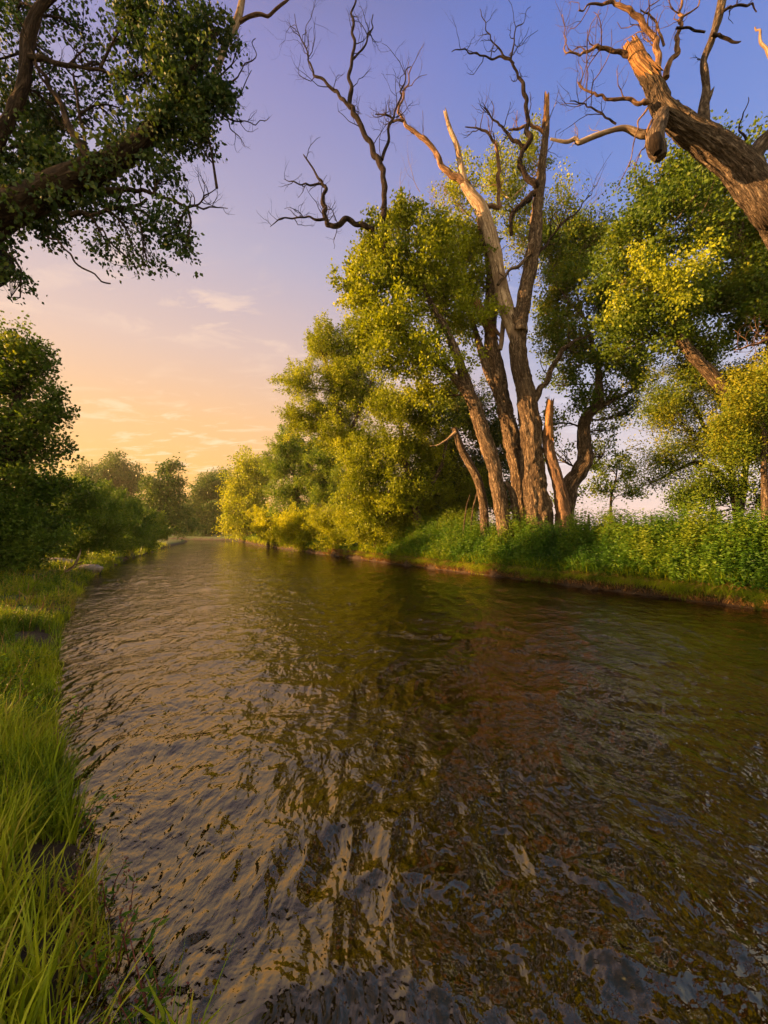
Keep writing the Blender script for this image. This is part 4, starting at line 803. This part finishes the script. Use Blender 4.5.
# dead sticks under the leaning trunks
for k, (q, lbk) in enumerate(((([(470, 540, 1.6), (472, 515, 2), (478, 490, 1.5)]), 'thin dead stick standing left of the thin bent snag'), (([(460, 532, 2), (466, 510, 1.6), (470, 495, 1.2)]), 'short dead stick leaning at the dark thicket, leftmost of the sticks'), (([(520, 535, 8), (514, 500, 7), (506, 482, 4)]), 'pale broken limb propped between the two leaning trunks'))):
    Yk = 20.6 if k < 2 else 18.6
    mbs = MB(); mbs.smooth = True; pts, rad = pixpath(q, Yk); pts[0][2] = h1(pts[0][0], pts[0][1])-.05; tube(mbs, pts, rad, 10, .1, rough=.008, seed=k, jag=.1)
    tag(mbs.build('dead_stick', 'bark', None, pts[0]), lbk, 'dead branch')

# --- stones and driftwood on the left shore
import bmesh
for k, (px, Y, s, lbk) in enumerate(((91, 17.6, .42, 'tan stone at the water beside the driftwood'), (57, 18.6, .45, 'pale stone in the grass under the dark shrub'), (38, 19.2, .34, 'small stone left of the pale one'), (30, 20.0, .5, 'dark stone half hidden under the tall dark tree'), (14, 19.4, .4, 'leftmost stone under the dark tree'), (70, 19.6, .3, 'small stone between the pale stone and the tan one'))):
    bm = bmesh.new(); bmesh.ops.create_icosphere(bm, subdivisions=4, radius=1)
    for v in bm.verts:
        q = np.array(v.co); f = 1+.5*(fbm(q[None]*1.3+k*9, 3, 5)[0]-.5); v.co = (q[0]*f*s*1.3, q[1]*f*s, q[2]*f*s*.55)
    for f in bm.faces: f.smooth = True
    me = bpy.data.meshes.new('stone'); bm.to_mesh(me); bm.free(); me.materials.append(M['rock'])
    o = bpy.data.objects.new('stone', me); C.objects.link(o); x = (px-384)/F*Y; o.location = (x, Y, max(h1(x, Y), 0)+s*.25); tag(o, lbk, 'stone')
mbs = MB(); mbs.smooth = True; x = (68-384)/F*14.5
tube(mbs, [np.array([x, 14.5, .42]), at(74, 566, 14.5), at(79, 556, 14.4), at(81, 549, 14.4)], [.05, .05, .035, .015], 9, .1, rough=.006, seed=2)
tube(mbs, [at(75, 565, 14.5), at(80, 563, 14.4), at(84, 561, 14.3)], [.03, .02, .01], 7, .1, seed=3)
tag(mbs.build('driftwood', 'bare', None, np.array([x, 14.5, .4])), 'pale forked driftwood stick lying on the grass at the water', 'driftwood')

# --- wire fence behind the right bank
fr = empty('wire_fence', (16, 32, h1(16, 32)), 'old wire fence on thin wooden posts across the field in the sky gap', 'fence'); lf_ = np.array(fr.location)
fp = [(10.5+2.8*k, 30.5+.5*k) for k in range(9)]
for x, y in fp:
    q = MB(); z = h1(x, y); tube(q, [np.array([x, y, z-.1]), np.array([x+.03, y, z+1.5]), np.array([x+.04, y, z+2.5])], [.09, .08, .075], 8, .2, rough=.01, seed=int(x)); q.build('post', 'bark_dark', fr, lf_)
for hz in (.9, 1.6, 2.3):
    q = MB(); tube(q, [np.array([x, y, h1(x, y)+hz]) for x, y in fp], [.008]*9, 4, 1., cap=False); q.build('wire', 'bark_dark', fr, lf_)

# ---------------------------------------------------------------- evening haze
hz = MB(); x0, x1, y0, y1, z0, z1 = -560., 560., -60., 520., -3., 32.
hz.add([(x0, y0, z0), (x1, y0, z0), (x1, y1, z0), (x0, y1, z0), (x0, y0, z1), (x1, y0, z1), (x1, y1, z1), (x0, y1, z1)], [(3, 2, 1, 0), (4, 5, 6, 7), (0, 1, 5, 4), (1, 2, 6, 5), (2, 3, 7, 6), (3, 0, 4, 7)])
hm = bpy.data.materials.new('evening haze'); hm.use_nodes = True; hn = hm.node_tree; hn.nodes.clear()
ho = hn.nodes.new('ShaderNodeOutputMaterial'); hv = hn.nodes.new('ShaderNodeVolumePrincipled'); hv.inputs['Color'].default_value = (1, .86, .66, 1); hv.inputs['Density'].default_value = .00022; hv.inputs['Anisotropy'].default_value = .2
L(hn, hv.outputs[0], ho.inputs['Volume'])
tag(hz.build('haze', hm), 'thin warm evening haze over the river and far trees', 'haze', kind='stuff')

# ---------------------------------------------------------------- render
sc.render.engine = 'CYCLES'
sc.cycles.use_denoising = True
sc.cycles.max_bounces = 7; sc.cycles.diffuse_bounces = 3; sc.cycles.glossy_bounces = 3; sc.cycles.transmission_bounces = 4; sc.cycles.transparent_max_bounces = 4
sc.cycles.sample_clamp_indirect = 4
sc.cycles.use_adaptive_sampling = True; sc.cycles.adaptive_threshold = 0.02
